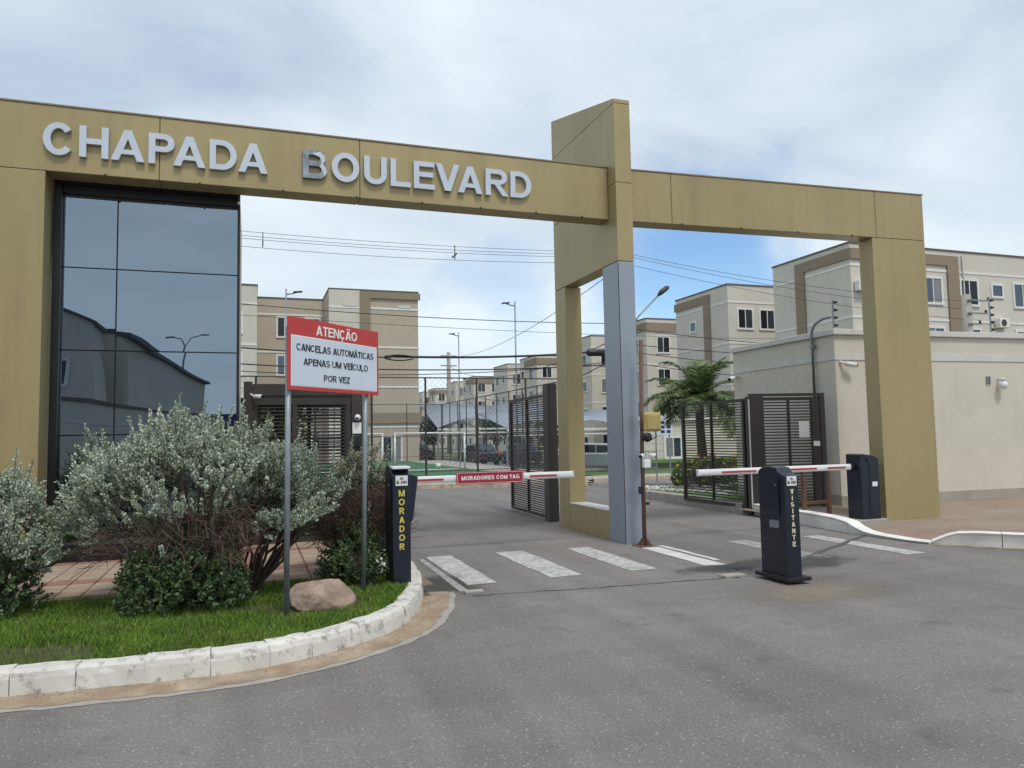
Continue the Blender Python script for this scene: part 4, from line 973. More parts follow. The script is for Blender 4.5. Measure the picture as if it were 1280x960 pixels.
gl_ = thing('globe_lamp', 'white globe wall lamp on the beige wall right of the gold pillar', 'lamp', (14.15, 10.8, 2.3))
q = bo+rt*3.86
MB().sphere((q.x+rn.x*.12, q.y+rn.y*.12, 2.34), .085, 18, 12).build('globe', WHITEP, gl_, smooth=True)
MB().tube([(q.x+rn.x*.01, q.y+rn.y*.01, 2.46), (q.x+rn.x*.12, q.y+rn.y*.12, 2.47), (q.x+rn.x*.12, q.y+rn.y*.12, 2.42)], [.02, .02, .05], 10).build('bracket', WHITEP, gl_, smooth=True)
for du in (-.30, -.24):
    MB().obox(bo, rt, rn, 3.86+du, 3.86+du+.03, .001, .03, 2.36, 2.52).build('stub_conduit', GALV, gl_)
q = bo+rt*.12
bullet_camera('security_camera', 'white bullet camera on the beige wall corner above the boom cabinet', (q.x+.02, q.y-.10, 2.74), (.9, -.3, -.15), 1.5, base=(q.x-.02, q.y-.005, 2.78))
bullet_camera('security_camera', 'white bullet camera at the far end of the beige wall above the gate leaf', (10.25, 14.05, 2.72), (-.9, -.35, -.2), 1.6, base=(10.325, 14.08, 2.75))
cd_ = thing('wall_conduit', 'grey conduit pipe with bent top running up the beige wall to the fence wires', 'conduit', (10.29, 11.55, 2))
MB().tube([(10.27, 11.6, 1.95), (10.27, 11.6, 3.42), (10.27, 11.5, 3.55), (10.27, 11.30, 3.62), (10.30, 11.12, 3.64)], .03, 10).build('pipe', GALV, cd_, smooth=True)
MB().box(10.235, 10.325, 11.56, 11.64, 3.1, 3.16).build('clamp', GALV, cd_)
def fence_post(name, label, p, h, n):
    t = thing(name, label, 'fence post', p)
    MB().tube([p, (p[0], p[1], p[2]+h)], .016, 8).build('rod', GALV, t)
    for i in range(n):
        z = p[2]+.08+i*(h-.12)/(n-1)
        MB().tube([(p[0]+.02, p[1]-.01, z), (p[0]+.06, p[1]-.02, z), (p[0]+.09, p[1]-.03, z)], [.03, .024, .01], 8).build('insulator', BLACKP, t, smooth=True)
q = bo+rt*.06; fence_post('electric_fence_post', 'electric fence rod with black insulators at the near corner of beige wall', (q.x, q.y+.06, 3.40), .56, 4)
q = bo+rt*3.84; fence_post('electric_fence_post', 'electric fence rod with black insulators above the globe lamp', (q.x, q.y+.06, 3.40), .72, 5)

# ================================================================== APARTMENT BLOCKS
WM = {}
def window(par, o, t, n, u, z, w, h, kind=2, far=False):
    rz = math.atan2(t[1], t[0]); key = (round(w, 2), round(h, 2), kind)
    flip = (t[0]*n[1]-t[1]*n[0]) > 0     # local -y is outward when t is local x
    if key not in WM:
        b = .13
        fr = MB()
        fr.box(-w/2-b, w/2+b, -.06, .0, h/2, h/2+b); fr.box(-w/2-b, w/2+b, -.08, .0, -h/2-b, -h/2)
        fr.box(-w/2-b, -w/2, -.06, .0, -h/2, h/2); fr.box(w/2, w/2+b, -.06, .0, -h/2, h/2)
        if kind == 2: fr.box(-.03, .03, -.05, .0, -h/2, h/2)
        f = fr.mesh('window'); f.materials.append(TRIMW)
        pn_ = MB()
        if kind == 2: pn_.box(-w/2, -.03, -.03, -.001, -h/2, h/2)
        else: pn_.box(-w/2, w/2, -.03, -.001, -h/2, h/2)
        p = pn_.mesh('pane'); p.materials.append(BLUEGLASS); p2 = None
        if kind == 2:
            p2 = MB().box(.03, w/2, -.022, -.001, -h/2, h/2).mesh('pane'); p2.materials.append(BLUEGLASS)
        alt = []
        for q0 in (p, p2):
            if q0: 
                vs_ = []
                for mm_ in (BLUEGLASS, BLUEGLASS, DARKPANE, CURTAIN):
                    c0 = q0.copy(); c0.materials.clear(); c0.materials.append(mm_); vs_.append(c0)
                alt.append(vs_)
        WM[key] = (f, alt, None)
    f, p, p2 = WM[key]
    rzz = rz if not flip else rz+math.pi
    wo = put('window', f, par, (o[0]+t[0]*u, o[1]+t[1]*u, z), rzz)
    for vs_ in p:
        c = bpy.data.objects.new('pane', random.choice(vs_)); COL.objects.link(c); c.parent = wo
ZS = (10.35, 7.54, 4.73, 1.92)
def courses(par, o, t, n, u0, u1, zs=ZS, d=.03):
    for z in zs: MB().obox(o, t, n, u0, u1, .001, d, z-.07, z+.05).build('string_course', TRIMW, par)
GZ = -.45
def parapet(par, x0, x1, y0, y1, z):
    MB().box(x0-.05, x1+.05, y0-.05, y1+.05, z+.001, z+.09).build('parapet_cap', CAPM, par)
def right_block(name, label, xs_, ws_, core, zt, detail):
    par = thing(name, label, 'building', (ws_[0][0], ws_[0][2], GZ), group='apartment blocks along the inner street')
    for (x0, x1, y0, y1) in ws_:
        MB().box(x0, x1, y0, y1, GZ, zt).build('wing_wall', CREAM, par); parapet(par, x0, x1, y0, y1, zt)
    MB().box(*core, GZ, zt-.15).build('core_wall', CREAM, par)
    for i, (x0, x1, y0, y1) in enumerate(ws_):
        O = (x0, y0); T = (1, 0); N_ = (0, -1); T2 = (0, 1); N2 = (-1, 0)
        courses(par, O, T, N_, 0, min(x1-x0, 26)); courses(par, O, T2, N2, -.03, y1-y0)
        D = y1-y0
        if i == 0:
            # frame wraps the near corner
            MB().obox(O, T2, N2, -.10, 4.2, .031, .10, zt-.85, zt-.28).build('frame_trim', BROWN, par)
            MB().obox(O, T2, N2, 3.45, 4.2, .031, .10, GZ, zt-.855).build('frame_trim', BROWN, par)
            MB().obox(O, T, N_, .0, 7.7, .031, .10, zt-.85, zt-.28).build('frame_trim', BROWN, par)
            MB().obox(O, T, N_, 6.85, 7.7, .031, .10, GZ, zt-.855).build('frame_trim', BROWN, par)
            us = [(1.9, 1.2, 1.35, 2), (5.75, 1.2, 1.35, 2), (8.5, 1.2, 1.35, 2), (10.7, .75, .62, 1), (12.75, 1.35, 1.3, 2), (15.5, 1.2, 1.3, 2), (18.2, 1.2, 1.3, 2)]
        else:
            MB().obox(O, T2, N2, 2.05, D+.1, .031, .10, zt-.85, zt-.28).build('frame_trim', BROWN, par)
            MB().obox(O, T2, N2, 2.05, 2.8, .031, .10, GZ, zt-.855).build('frame_trim', BROWN, par)
            us = [(1.35, 1.1, 1.25, 2), (3.15, 1.1, 1.25, 2), (5.2, .7, .6, 1)]
        for k in range(4):
            zc = 9.2-2.81*k
            for u, w, h, kd in us: window(par, O, T, N_, u, zc+(.2 if kd == 1 else 0), w, h, kd)
        if i == 1 and detail:
            for k in range(4): window(par, O, T2, N2, 4.2, 9.2-2.81*k, .6, .6, 1)
    return par
def fittings(par):
    for u in (8.05, 14.2, 20.0): MB().tube([(30.2+u, 30.93, GZ), (30.2+u, 30.93, 11.3)], .05, 8).build('downpipe', PALEBAND, par)
    for u, z in ((.55, 8.9), (.55, 6.1), (10.7, 7.2), (14.2+.6, 8.2)):
        a = MB().box(30.2+u-.38, 30.2+u+.38, 30.62, 30.96, z, z+.55).build('air_conditioner', TRIMW, par, bevel=.03)
        MB().tube([(30.2+u-.08, 30.618, z+.28), (30.2+u-.08, 30.60, z+.28)], .2, 14).build('fan_grille', DARKM, a)
fittings(right_block('apartment_block', 'nearest cream apartment block with brown corner frames behind the beige wall', 0, [(30.2, 58, 31, 37.2), (30.45, 58, 42.2, 48.7)], (37, 57, 37.2, 42.2), 11.5, True))
def simple_block(label, x0, ys_, zt, wx, frame=True):
    par = thing('apartment_block', label, 'building', (x0, ys_[0][0], GZ), group='apartment blocks along the inner street')
    for i, (y0, y1) in enumerate(ys_):
        MB().box(x0, x0+24, y0, y1, GZ, zt).build('wing_wall', CREAM, par); parapet(par, x0, x0+24, y0, y1, zt)
        O = (x0, y0); courses(par, O, (1, 0), (0, -1), 0, 20); courses(par, O, (0, 1), (-1, 0), -.03, y1-y0)
        if i == 0:
            MB().obox(O, (1, 0), (0, -1), 0, 7, .031, .10, zt-1.1, zt-.32).build('frame_trim', BROWN, par)
            MB().obox(O, (0, 1), (-1, 0), -.1, 4.2, .031, .10, zt-1.1, zt-.32).build('frame_trim', BROWN, par)
        for k in range(4):
            for u in wx: window(par, O, (1, 0), (0, -1), u, 9.25-2.81*k, 1.15, 1.3, 2)
            window(par, O, (0, 1), (-1, 0), 4.9 if i == 0 else 1.6, 9.25-2.81*k, .8, .9, 1)
            window(par, O, (0, 1), (-1, 0), 2.0 if i == 0 else 4.3, 9.25-2.81*k, 1.1, 1.2, 2)
    if len(ys_) > 1: MB().box(x0+5, x0+23, ys_[0][1], ys_[1][0], GZ, zt-.15).build('core_wall', CREAM, par)
    return par
simple_block('second cream apartment block seen just right of the grey column', 32.4, [(56.7, 62.8), (67.8, 74)], 11.5, (1.65, 4.2))
simple_block('third cream apartment block framed between the gold rear column and gate leaf', 32.8, [(84, 90), (95, 101)], 11.3, (1.3, 3.6))
simple_block('far cream apartment block near the end of the inner street', 33.0, [(112, 118), (123, 129)], 11.0, (1.3, 3.6))
simple_block('farthest cream apartment block closing the view of the inner street', 33.5, [(140, 146), (151, 157)], 11.0, (1.3, 3.6))
# left block behind the sports court
A = thing('apartment_block', 'taupe and cream apartment block behind the red warning sign', 'building', (5, 55, GZ), group='apartment blocks along the inner street')
zA = 12.1
MB().box(5.15, 11.5, 53.1, 70, GZ, zA).build('wing_wall', TAUPE, A); parapet(A, 5.15, 11.5, 53.1, 70, zA)
MB().box(5.13, 7.28, 53.04, 53.099, GZ, zA-.02).build('cream_panel', CREAM, A)
MB().box(-8, .36, 53.1, 70, GZ, zA).build('wing_wall', CREAM, A); parapet(A, -8, .36, 53.1, 70, zA)
MB().box(.362, 5.148, 57.3, 69, GZ, zA-.06).build('core_wall', TAUPE, A); MB().box(.40, 5.10, 57.25, 60, zA-.058, zA+.03).build('parapet_cap', CAPM, A)
OA = (5.15, 53.1); T = (1, 0); N_ = (0, -1)
for z in (10.85, 8.05, 5.2, 2.35):
    MB().obox(OA, T, N_, 2.9, 6.38, .001, .035, z-.07, z+.06).build('string_course', TRIMW, A)
    MB().obox(OA, T, N_, 0, 2.12, .062, .09, z-.07, z+.06).build('string_course', TRIMW, A)
    MB().obox((.36, 57.3), T, N_, .02, 4.77, .001, .035, z-.07, z+.06).build('string_course', TRIMW, A)
    MB().obox((-8, 53.1), T, N_, 0, 8.38, .001, .035, z-.07, z+.06).build('string_course', TRIMW, A)
MB().obox(OA, T, N_, 2.135, 2.87, .001, .14, 2.6, zA-.55).build('frame_trim', BROWN, A)
MB().obox(OA, T, N_, 2.135, 6.50, .001, .14, zA-.545, zA-.07).build('frame_trim', BROWN, A)
MB().obox(OA, T, N_, 2.875, 6.50, .002, .13, 2.6, 3.35).build('frame_trim', BROWN, A)
for k in range(4):
    zc = 9.9-2.83*k
    for u in (1.98, 4.0): window(A, (.36, 57.3), T, N_, u, zc, .95, 1.35, 2)
    for yy in (54.6, 57.5): window(A, (11.5, 53.1), (0, 1), (1, 0), yy-53.1, zc-1.1+.8, .7, .8, 1)
    window(A, (-8, 53.1), T, N_, 6.8, zc-.4, 1.1, 1.25, 2)
window(A, OA, T, N_, 4.35, .75, 1.3, 1.7, 2)
window(A, OA, T, N_, 1.2, .9, 1.5, 1.6, 2)
# small vents under the parapet
for u in (1.0, 4.9): MB().obox(OA, T, N_, u, u+.9, .091 if u < 2 else .036, .12 if u < 2 else .06, 10.93, 11.12).build('vent', PALEBAND, A)

# ================================================================== SPORTS COURT: fence, goals
sf = thing('sports_fence', 'tall dark post and wire mesh fence round the green sports court', 'fence', (3, 27.6, -.1))
def frun(p0, p1, n, ht, main=.04):
    P0, P1 = Vector(p0), Vector(p1)
    for i in range(n+1):
        p = P0.lerp(P1, i/n); MB().tube([(p.x, p.y, tz(p.y)-.05), (p.x, p.y, ht)], main, 8).build('post', DARKM, sf)
    for h in (ht-.02, ht*.42, .25):
        MB().tube([(P0.x, P0.y, h), (P1.x, P1.y, h)], .02 if h != ht-.02 else .028, 6).build('rail', DARKM, sf)
    # diamond mesh
    d = (P1-P0); Ln = d.length; t = d.normalized(); mb = MB(); zb = -.3; H_ = ht-zb; w = .0035; step = .22
    nn = Vector((-t.y, t.x))
    k = -H_
    while k < Ln:
        for sgn in (1, -1):
            a, b = k, k+H_; z0, z1 = (zb, ht) if sgn > 0 else (ht, zb)
            if a < 0: z0 = z0+(z1-z0)*(-a/(b-a)); a = 0
            if b > Ln: z1 = z0+(z1-z0)*((Ln-a)/(b-a)); b = Ln
            if b-a < .05: continue
            A_ = P0+t*a; B_ = P0+t*b; up = w*1.4
            mb.add([(A_.x, A_.y, z0-up), (B_.x, B_.y, z1-up), (B_.x, B_.y, z1+up), (A_.x, A_.y, z0+up)], [(0, 1, 2, 3)])
        k += step
    mb.build('wire_mesh', GALV, sf, kind='stuff')
frun((-14, 27.6), (12.3, 27.6), 13, 3.8)
frun((12.35, 27.7), (12.35, 49.5), 11, 3.8, .03)
frun((-14, 49.6), (12.3, 49.6), 11, 3.8, .03)
def goal(label, x0, x1, y, zb, h, dep):
    g = thing('football_goal', label, 'goal', ((x0+x1)/2, y, zb), group='goals on the sports court'); r_ = .04
    for x in (x0, x1):
        MB().tube([(x, y, zb), (x, y, zb+h)], r_, 10).build('goal_post', WHITEP, g, smooth=True)
        MB().tube([(x, y, zb+h), (x, y+dep*.35, zb+h-.05), (x, y+dep, zb)], r_*.6, 8).build('back_stay', WHITEP, g, smooth=True)
    MB().tube([(x0-r_, y, zb+h), (x1+r_, y, zb+h)], r_, 10).build('crossbar', WHITEP, g, smooth=True)
    MB().tube([(x0, y+dep, zb+.03), (x1, y+dep, zb+.03)], r_*.6, 8).build('ground_bar', WHITEP, g, smooth=True)
goal('white football goal on the turf right of the MORADOR totem', 6.05, 9.25, 33, 0, 1.72, .9)
goal('white football goal on the turf half hidden behind the sign post', 2.5, 5.6, 33.6, 0, 1.72, .9)
tag(MB().sphere((8.75, 36, .13), .13, 12, 8).build('football', WHITEP, smooth=True), 'white ball lying on the turf in front of the goal', 'ball')
# pale edge line
for y in (28.0, 49.0): struct(MB().add([(-13, y, .005), (9.6, y, .005), (9.6, y+.1, .005), (-13, y+.1, .005)], [(0, 1, 2, 3)]).build('court_line', STRIPE3))

# ================================================================== CARPORTS and CARS
def carport(label, x0, x1, y0, y1, ze, zr, bays, m):
    c = thing('carport', label, 'carport', ((x0+x1)/2, y0, tz(y0)), group='carports behind the gate')
    n = bays
    for b in range(n):
        xa = x0+(x1-x0)*b/n; xb = x0+(x1-x0)*(b+1)/n; mb = MB(); K = 10
        for j in range(K+1):
            for k in range(2):
                y = y0 if k == 0 else y1; f = j/K; arch = math.sin(f*math.pi)
                mb.v.append((xa+(xb-xa)*f, y, ze+(zr-ze)*.35*arch if k == 0 else zr*.95+.2*arch))
        for j in range(K+1):
            for k in range(2):
                v = mb.v[j*2+k]; mb.v.append((v[0], v[1], v[2]-.04))
        q = 2*(K+1)
        for j in range(K): mb.f += [(j*2, j*2+2, j*2+3, j*2+1), (q+j*2, q+j*2+1, q+j*2+3, q+j*2+2), (j*2, q+j*2, q+j*2+2, j*2+2), (j*2+1, j*2+3, q+j*2+3, q+j*2+1)]
        mb.build('shade_roof', m, c, smooth=True)
    MB().box(x0, x1, y0-.06, y0+.06, ze-.16, ze-.05).build('front_beam', TRIMW, c)
    MB().box(x0, x1, y0-.05, y0+.05, ze-.42, ze-.34).build('front_beam', TRIMW, c)
    for b in range(n+1):
        x = x0+(x1-x0)*b/n; MB().tube([(x, y0, tz(y0)-.05), (x, y0, ze-.05)], .06, 8).build('post', GALV, c)
        MB().tube([(x, y1, tz(y1)-.05), (x, y1, zr*.95)], .06, 8).build('post', GALV, c)
carport('grey vaulted carport roof seen beside the grey column', 13.2, 23.4, 38.5, 44, 1.95, 3.1, 3, GROUNDR)
carport('grey carport with dark underside beyond the sports court', 12.6, 23.4, 52, 57.5, 2.2, 4.2, 2, GROUNDR)
carport('dark carport behind the turf left of the goal post', 11.8, 18.0, 60, 66, 2.2, 3.6, 2, ROOFDK)
def car(label, loc, rz, paint, kind=0):
    c = thing('parked_car', label, 'car', loc, rz, group='cars in the car park')
    Lh, Wd = 2.1, .86
    lower = [(-Lh, .28), (Lh-.05, .26), (Lh, .5), (Lh-.06, .72), (1.15, .92), (-1.65, .96), (-Lh+.02, .86), (-Lh-.02, .5)]
    cab = [(1.1, .93), (.35, 1.40), (-.9, 1.45), (-1.75, .97)]
    mb = MB()
    def ring(poly, y, s=1.): return [(x, y, z) for x, z in poly]
    def loft(secs):
        b = MB(); n = len(secs[0])
        for s in secs: b.v += s
        for i in range(len(secs)-1):
            for k in range(n): b.f.append((i*n+k, i*n+(k+1) % n, (i+1)*n+(k+1) % n, (i+1)*n+k))
        b.f += [tuple(reversed(range(n))), tuple(range((len(secs)-1)*n, len(secs)*n))]; return b
    sh = lambda poly, k, dz=0: [(x*k, z) for x, z in poly]
    loft([ring(sh(lower, .96), -Wd), ring(lower, -Wd+.12), ring(lower, Wd-.12), ring(sh(lower, .96), Wd)]).build('body', paint, c, local=True, bevel=.05)
    cabn = loft([ring([(x*.93, z if z < 1 else z-.05) for x, z in cab], -Wd+.14), ring(cab, -Wd+.3), ring(cab, Wd-.3), ring([(x*.93, z if z < 1 else z-.05) for x, z in cab], Wd-.14)])
    cabn.build('cabin', paint, c, local=True, bevel=.04)
    for s in (-1, 1):
        y0, y1 = s*(Wd-.145), s*(Wd-.125); a, b = min(y0, y1), max(y0, y1)
        for poly in ([(.85, .97), (.30, 1.30), (-.22, 1.33), (-.22, .97)], [(-.30, .97), (-.30, 1.33), (-.85, 1.34), (-1.35, 1.0)]):
            MB().prism(poly, a, b, 'y').build('side_window', BLUEGLASS, c, local=True)
        MB().box(-.2, -.06, a if s < 0 else a, b+.01 if s > 0 else b, .84, .87).build('door_handle', BLACKP, c, local=True)
        for x in (1.3, -1.32):
            y = s*(Wd-.09); w_ = MB().tube([(x, y-.1, .31), (x, y+.1, .31)], .31, 20).build('tyre', TYRE, c, local=True)
            MB().tube([(x, y+s*.095, .31), (x, y+s*.107, .31)], .2, 14).build('rim', GALV, w_, local=True)
        MB().box(Lh-.12, Lh-.02, s*.72-.12, s*.72+.12, .60, .72).build('headlight', WHITEP, c, local=True)
        MB().box(-Lh-.03, -Lh+.06, s*.72-.1, s*.72+.1, .70, .88).build('tail_light', REDP, c, local=True)
    MB().add([(.98, -.6, 1.02), (.98, .6, 1.02), (.42, .5, 1.375), (.42, -.5, 1.375)], [(0, 1, 2, 3)]).build('windscreen', BLUEGLASS, c, local=True)
    MB().add([(-1.66, -.6, 1.04), (-1.66, .6, 1.04), (-.98, .5, 1.43), (-.98, -.5, 1.43)], [(3, 2, 1, 0)]).build('rear_window', BLUEGLASS, c, local=True)
    return c
SILVERP = mat('silver_car_paint', (.33, .35, .38), .3, .6, .03, coat=.5); DARKP = mat('dark_car_paint', (.02, .025, .035), .25, .3, .03, coat=.5); BLUEP = mat('blue_car_paint', (.03, .05, .10), .25, .3, .03, coat=.5); REDCP = mat('wine_car_paint', (.12, .02, .025), .3, .3, .03, coat=.5)
car('silver car parked behind railings between gold rear column and grey column', (16.2, 33.6, tz(33.6)), R(-8), SILVERP)
car('dark car parked under the carport beyond the goal', (14.6, 48.5, -.4), R(92), DARKP)
car('blue car under the carport beyond the goal', (17.6, 48.5, -.4), R(88), BLUEP)
car('wine red car parked at the back left of the turf', (12.6, 59.5, -.4), R(95), REDCP)
car('dark blue car behind the slats of the open right gate leaf', (23.2, 37.0, -.4), R(4), BLUEP)
# low railing in front of the silver car
rl = thing('low_railing', 'low dark railing in front of the silver car', 'railing', (16, 31.5, tz(31.5)))
for i in range(30):
    x = 13.6+i*.16; MB().box(x, x+.02, 31.49, 31.51, tz(31.5)-.02, tz(31.5)+.9).build('baluster', GALV, rl)
MB().box(13.55, 18.4, 31.48, 31.52, tz(31.5)+.9, tz(31.5)+.94).build('rail', GALV, rl)
MB().box(13.55, 18.4, 31.48, 31.52, tz(31.5)+.1, tz(31.5)+.14).build('rail', GALV, rl)
# low annex behind the notice sign
an = thing('low_annex', 'pale low annex with a small dark window below the carport', 'building', (20, 35, -.4))
MB().box(19.0, 27, 35.3, 37.6, -.45, 2.2).build('wall', BEIGE, an)
MB().box(18.9, 27.1, 35.1, 37.8, 2.203, 2.35).build('roof_slab', TRIMW, an)
for z in (.2, .6, 1.0, 1.4): MB().box(19.0, 27, 35.285, 35.299, z, z+.02).build('wall_groove', PALEBAND, an)
window(an, (19, 35.3), (1, 0), (0, -1), 2.6, .75, .9, 1.0, 2)
tag(MB().add([(x, y, z) for x, y, z in [(17.0, 34.5, .0), (27.5, 34.5, -.1), (27.5, 35.2, .12), (17.0, 35.2, .12)]], [(0, 1, 2, 3)]).build('hedge_bank', LAWNFAR), 'low green bank in front of the pale annex', 'bank', kind='structure')

# notice sign on a thin post beyond the gate
ns = thing('notice_sign', 'pale blue pictogram sign on a thin post behind the mustard box', 'sign', (13.78, 23, 0))
MB().tube([(13.95, 23.02, 0), (13.95, 23.02, 2.2)], .025, 8).build('post', GALV, ns)
MB().box(13.45, 14.06, 22.97, 22.99, 1.46, 2.18).build('board', SIGNW, ns)
for i in range(2):
    for j in range(3): MB().box(13.58+i*.24, 13.74+i*.24, 22.962, 22.968, 1.52+j*.16, 1.62+j*.16).build('pictogram', BLUEBOARD, ns)
MB().tube([(13.9, 22.968, 2.07), (13.9, 22.962, 2.07)], .05, 12).build('pictogram', INK, ns)
tag(MB().tube([(12.0, 20.6, 0), (12.0, 20.6, 1.9)], .022, 8).build('marker_post', GALV), 'thin grey steel post on the kerb behind the rusty pole', 'post')

# ================================================================== LAMP POSTS, POLES, WIRES
def lamp(name, label, p, h, arm):
    t = thing(name, label, 'lamp', p, group='court and car park lamp posts'); z = p[2]
    MB().tube([p, (p[0], p[1], h)], [.055, .035], 10).build('pole', GALV, t, smooth=True)
    e = (p[0]+arm*.55, p[1], h-.12)
    MB().tube([(p[0], p[1], h-.25), (p[0]+arm*.3, p[1], h-.2), e], .03, 8).build('arm', GALV, t, smooth=True)
    MB().prism([(e[0]-.2, h-.16), (e[0]+.2, h-.12), (e[0]+.2, h-.06), (e[0]-.2, h-.10)], p[1]-.1, p[1]+.1, 'y').build('head', DARKM, t, bevel=.02)
lamp('lamp_post', 'lamp post rising just above the top left of the warning sign', (1.45, 34, -.3), 8.2, .9)
lamp('lamp_post', 'tall lamp post rising in the sky gap left of the gold rear column', (12.55, 35, -.35), 8.3, -.9)
lamp('lamp_post', 'lamp post by the sports fence right of the taupe block', (12.6, 46, -.4), 8.25, -.8)
sl = thing('street_lamp', 'street lamp with slanted arm rising right of the grey column', 'lamp', (13.75, 25, -.03))
MB().tube([(13.75, 25, -.05), (13.75, 25, 5.75)], [.10, .07], 10).build('pole', GALV, sl, smooth=True)
MB().tube([(13.75, 25, 5.7), (14.0, 25, 6.02), (14.95, 25, 6.92)], .035, 8).build('arm', GALV, sl, smooth=True)
MB().tube([(14.85, 25, 6.82), (15.0, 25, 6.97), (15.25, 25, 7.15), (15.36, 25, 7.2)], [.04, .10, .10, .03], 10).build('head', DARKM, sl, smooth=True)
up = thing('utility_pole', 'grey concrete utility pole with brackets and insulators rising above the beige wall', 'utility pole', (31, 25, 0))
MB().tube([(31, 25, 0), (31, 25, 7.6)], [.30, .20], 12).build('shaft', CONC, up, smooth=True)
for z, s_ in ((7.3, 1.2), (6.7, 1.0), (6.2, .6), (5.5, 1.1), (4.9, .7)):
    MB().box(31-.15, 31+s_, 24.75, 24.83, z, z+.06).build('bracket', GALV, up)
    MB().tube([(31+s_-.08, 24.79, z+.06), (31+s_-.08, 24.79, z+.2)], [.06, .04], 8).build('insulator', BLACKP, up)
up2 = thing('utility_pole', 'slim concrete utility pole far down the inner street', 'utility pole', (22.8, 88, -.4))
MB().tube([(22.8, 88, -.4), (22.8, 88, 11.9)], [.32, .22], 10).build('shaft', CONC, up2, smooth=True)
for z in (11.4, 10.2): MB().box(21.8, 23.8, 87.9, 88.1, z, z+.12).build('cross_arm', GALV, up2)
up3 = thing('utility_pole', 'tall concrete utility pole hidden behind the gatehouse', 'utility pole', (-14, 30, 0))
MB().tube([(-14, 30, -.2), (-14, 30, 10.6)], [.30, .2], 10).build('shaft', CONC, up3, smooth=True)
WG = 'overhead power and telephone wires'
def wire(label, p, q, sag, r=.012, n=18, grp=WG):
    P, Q = Vector(p), Vector(q); pts = []
    for i in range(n+1):
        f = i/n; v = P.lerp(Q, f); v.z -= sag*4*f*(1-f); pts.append(v)
    tag(MB().tube(pts, r, 5).build('overhead_wire', WIREM), label, 'wire', grp)
for k, (z0, z1, sg) in enumerate(((10.3, 9.75, .75), (10.1, 9.6, .8), (9.95, 9.45, .8), (9.75, 9.2, 1.0))):
    wire(('topmost', 'second', 'third', 'lowest')[k]+' of four thin power lines crossing the sky gap under the lettered beam', (-14, 30-.2*k, z0), (15.75, 29.8-.1*k, z1), sg*.65, .009)
for k, (z0, z1) in enumerate(((9.75, 7.3), (9.6, 6.9), (9.2, 6.4))):
    if k == 0:
        up4 = thing('utility_pole', 'concrete utility pole standing behind the grey column', 'utility pole', (15.8, 29.8, -.2))
        MB().tube([(15.8, 29.8, -.3), (15.8, 29.8, 10.0)], [.2, .14], 10).build('shaft', CONC, up4, smooth=True)
        for z in (9.2, 9.6): MB().box(15.55, 16.05, 29.55, 29.6, z, z+.06).build('bracket', GALV, up4)
    wire(('upper', 'middle', 'lower')[k]+' thin power line falling to the right across the blue sky patch', (15.8, 29.7-.1*k, z0), (31.6, 25-.1*k, z1), .35, .010)
for x in (.4, 8.0):
    sp = thing('wire_spacer', 'small dark spacer clipping the power lines '+('near the mirror glass' if x < 1 else 'above the middle of the sky gap'), 'spacer', (x, 29.8, 9))
    MB().box(x-.02, x+.02, 29.35, 30.05, 9.06, 9.11).build('bar', BLACKP, sp); MB().box(x-.015, x+.015, 29.6, 29.64, 8.9, 9.5).build('bar', BLACKP, sp)
wire('black cable crossing just above the warning sign', (-8, 24, 6.3), (13.75, 25, 5.7), .35, .014)
wire('faint wire crossing behind the warning sign', (-8, 26, 6.05), (31, 25, 5.6), .5, .008)
wire('thick black bundled cable at the height of the warning sign', (4.1, 24, 4.17), (13.7, 25, 4.75), .15, .040)
wire('black cable feeding the looped bundle from the left', (-8, 24, 4.95), (4.3, 24, 4.12), .08, .024)
wire('black cable running low behind the warning sign', (-8, 24, 4.5), (13.7, 25, 4.2), .55, .022)
wire('second black cable running low behind the warning sign', (-8, 24, 4.35), (13.7, 25, 4.35), .75, .014)
wire('cable rising from the street pole to the gold column', (22.8, 88, 10.3), (13.7, 25, 5.4), 1.6, .022)
wire('upper cable rising from the street pole to the gold column', (22.8, 88, 11.4), (15.5, 29, 9.0), 1.2, .018)
wire('lower cable rising from the street pole to the gold column', (22.8, 88, 9.2), (13.7, 25, 4.8), 2.6, .022)
wire('cable from the street lamp passing the palm', (13.75, 25, 4.6), (31, 25, 4.9), .55, .016)
wire('second cable from the street lamp passing the palm', (13.75, 25, 4.9), (31, 25, 5.5), .5, .016)
wire('third cable from the street lamp passing the palm', (13.75, 25, 4.2), (31, 25, 4.6), .7, .014)
wire('top cable from the street lamp towards the utility pole', (13.75, 25, 5.5), (31, 25, 5.2), .35, .014)
# loop of spare cable and splice case
lp = []
for i in range(40):
    a = i/40*2*math.pi*2; lp.append((4.55+.48*math.cos(a), 24.02+.03*math.sin(3*a), 4.13+.085*math.sin(a)))
tag(MB().tube(lp, .022, 6).build('cable_coil', WIREM, smooth=True), 'looped coil of black cable hanging right of the warning sign', 'cable')
tag(MB().tube([(11.55, 24.6, 4.50), (11.65, 24.6, 4.50), (12.35, 24.65, 4.52), (12.45, 24.65, 4.52)], [.05, .13, .13, .05], 10).build('splice_case', BLACKP, smooth=True), 'thick black splice case on the cable between the gold and grey columns', 'cable')

